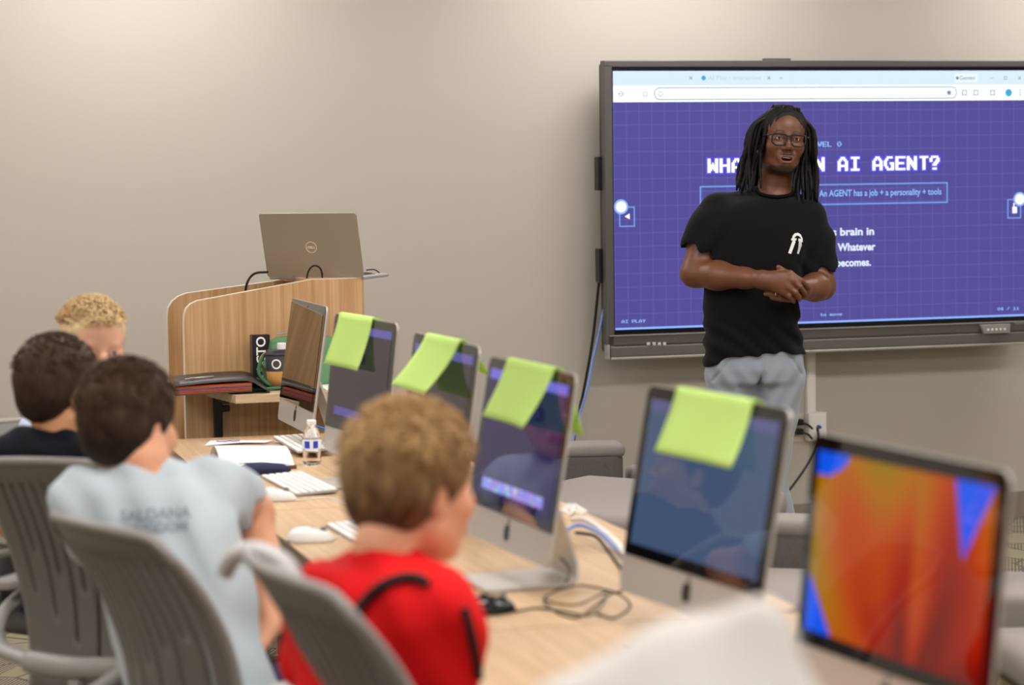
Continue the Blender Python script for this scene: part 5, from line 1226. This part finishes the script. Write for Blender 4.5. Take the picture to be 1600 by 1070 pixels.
# ------------------------------------------------------------------ task chairs
m_shell = mat('grey_plastic_shell', '6f6b67', .42, spec=.45); m_arm = mat('light_grey_plastic', 'a3a09c', .4); m_seatf = mat('seat_fabric_grey', '4e4a48', .9)
def task_chair(x, y, face, label, zt=.93, hw_=.235, rec=.16):
    r = thing('task_chair', label, 'chair', (x, y, 0), yaw_to(face), 'grey slotted-back swivel chairs')
    # back shell: local -y is the way the sitter faces, shell sits at +y
    nu, nv = 46, 34; V = []; F = []
    for j in range(nv+1):
        v = j/nv; z = .44+(zt-.44)*v; hw2 = hw_*(.86+.16*math.sin(PI*min(1, v*1.15)/2)**2); hw2 *= 1-.0*v
        for i in range(nu+1):
            u = -1+2*i/nu; cz = z-.05*max(0, abs(u)-.80)**2*20*(v**6)*.6-.015*u*u*v
            yb = .20+rec*(v-.2)**2*1.1+.03*math.sin(v*PI)*-1 - .085*u*u*(1-.25*v)
            V.append((u*hw2, yb, cz))
    n = nu+1
    for j in range(nv):
        v = (j+.5)/nv
        for i in range(nu):
            u = abs(-1+2*(i+.5)/nu)
            slot = (i % 3 == 1) and u < .86 and (.90-.0*u > v > (.20+.30*u if (i//3) % 2 else .45+.25*u))
            if not slot: F.append((j*n+i, j*n+i+1, (j+1)*n+i+1, (j+1)*n+i))
    b = MB(); b.add(V, F); o = b.build('backrest', m_shell, r, smooth=True); md = o.modifiers.new('s', 'SOLIDIFY'); md.thickness = .012; md.offset = 0
    rim = [Vector(V[j*n]) for j in range(0, nv+1, 2)]+[Vector(V[nv*n+i]) for i in range(1, nu, 2)]+[Vector(V[j*n+nu]) for j in range(nv, -1, -2)]
    b = MB(); b.tube(rim, .0095, 8); b.build('rim', mat('shell_rim', '8a8682', .42), r, smooth=True)
    s = SDF(); s.frame((0, 0, 0)); s.loft([(.425, 0, -.02, .225, .225), (.45, 0, -.02, .235, .235), (.475, 0, -.02, .225, .225)], .01, p=4, cap=.02); link('seat', s.mesh('seat', .008), m_seatf, r)
    for q in (-1, 1):
        band = cat_curve([(q*.10, .265, .56), (q*.22, .22, .58), (q*.285, .10, .62), (q*.295, -.05, .66), (q*.285, -.14, .665)], 6)
        b = MB(); b.tube(band, .020, 10, flat=.65); b.build('armrest', m_arm, r, smooth=True)
        o2 = MB(); o2.prism([(a, c) for a, c in rrect(.07, .25, .032, 6, q*.288, -.03)], .675, .695, 'xy'); o2.build('arm_pad', m_arm, r, .006)
    b = MB(); b.tube(cat_curve([(-.12, .265, .56), (0, .275, .555), (.12, .265, .56)]), .024, 10); b.box((0, .20, .42), (.08, .16, .03)); b.tube([(0, .265, .56), (0, .27, .47), (0, .2, .42)], .02, 8); b.build('back_support', m_arm, r, smooth=True)
    b = MB(); b.lathe([(0, .09), (.028, .09), (.028, .38), (.05, .40), (.05, .425), (0, .425)], 20); b.build('column', m_black, r)
    for k in range(5):
        a = 2*PI*k/5+.3; e = Vector((.30*math.cos(a), .30*math.sin(a), .075)); b = MB(); b.tube([(0, 0, .10), e*.5+Vector((0, 0, .055)), e], [.026, .02, .015], 8); lg = b.build('leg', m_shell, r, smooth=True)
        b = MB(); b.lathe([(0, -.012), (.026, -.012), (.03, -.006), (.03, .006), (.026, .012), (0, .012)], 16); me = b.mesh(); me.transform(Matrix.Translation((e.x, e.y, .030))@Matrix.Rotation(PI/2, 4, 'X')); link('caster', me, m_black, lg)
    return r
task_chair(-.83, 5.27, (.35, .94), 'grey slotted-back chair behind the boy in navy, far left', .995)
task_chair(-.525, 4.43, (.80, .60), 'grey slotted-back chair of the boy in the pale grey t-shirt', .975, .212)
chC = task_chair(-.08, 3.585, (.93, .37), 'grey slotted-back chair of the boy in the red t-shirt', 1.02)
task_chair(-1.12, 6.22, (.75, -.5), 'pale chair beyond the boy in navy, only its rim showing', .93)

_iv = (Matrix.Translation(chC.location) @ Matrix.Rotation(chC.rotation_euler.z, 4, 'Z')).inverted()
b = MB(); b.tube([_iv @ q for q in cat_curve([at(352, 893, 3.72), at(362, 873, 3.70), at(385, 861, 3.66), at(420, 866, 3.62), at(448, 884, 3.58), at(462, 910, 3.56)])], .015, 10); b.build('back_top_flap', mat('pale_flap_plastic', 'c6c4c3', .4), chC, smooth=True)  # pale curled flap on the backrest's far top corner, not an armrest
# ------------------------------------------------------------------ lounge chairs behind the tables
m_lf = mat('dotted_dark_upholstery', '5b5552', .9, bump=.4, bscale=250, var=.25, vscale=120); m_ll = mat('light_grey_upholstery', '8b847f', .8, bump=.2, bscale=300); m_lb = mat('brown_plinth', '6d5f3c', .7)
def lounge(x, y, rz, label, sw=.72, zs=.45, zb=.62, off=0, bw=.72, back=None):
    r = thing('lounge_chair', label, 'armchair', (x, y, 0), rz, 'grey lounge chairs behind the tables')
    b = MB(); b.box((0, 0, zs-.05), (sw, sw, .10)); b.build('seat_cushion', m_ll, r, .04, 5, smooth=True)
    b = MB(); b.box((0, 0, (zs-.10+.14)/2), (sw-.03, sw-.03, zs-.10-.14)); b.build('seat_base', m_lb, r, .02)
    b = MB(); bc, ba = (Vector((off, sw/2+.07, 0)), 0) if back is None else (Matrix.Rotation(-rz, 3, 'Z')@Vector((back[0]-x, back[1]-y, 0)), back[2]-rz)
    b.box((bc.x, bc.y, (zb-.02+.2)/2), (bw, .15, zb-.02-.2), ba); b.build('backrest', m_lf, r, .04, 4, smooth=True)
    b = MB(); b.box((bc.x, bc.y, zb-.025), (bw+.01, .16, .05), ba); b.build('back_lit_top', mat('lit_top_upholstery', '86807b', .85, bump=.2, bscale=300), r, .022, 4, smooth=True)  # backrest's top edge in a lighter colour, standing for light from above
    b = MB(); pc_ = bc+Matrix.Rotation(ba, 3, 'Z')@Vector((bw/2+.16, -.05, 0)); b.box((pc_.x, pc_.y, zs-.11), (.26, .4, .16), ba); b.build('side_pad', m_ll, r, .03, 4, smooth=True)
    for a in (-1, 1):
        for c in (-1, 1):
            b = MB(); b.lathe([(0, 0), (.018, 0), (.022, .15), (0, .15)], 12, (a*.26, c*.26, 0)); b.build('leg', m_black, r)
    return r
lounge(.35, 7.75, .96, 'grey lounge chair between the violet and slate blue computers', .80, .53, .60, 0, .6, (.09, 8.62, .1))
lounge(.86, 6.35, -.25, 'dark grey lounge chair in the gap left of the orange-screened computer', .6, .47, .60)
lounge(1.50, 5.35, .1, 'grey lounge chair cut off at the right edge beyond the orange-screened computer', .70, .48, .46)
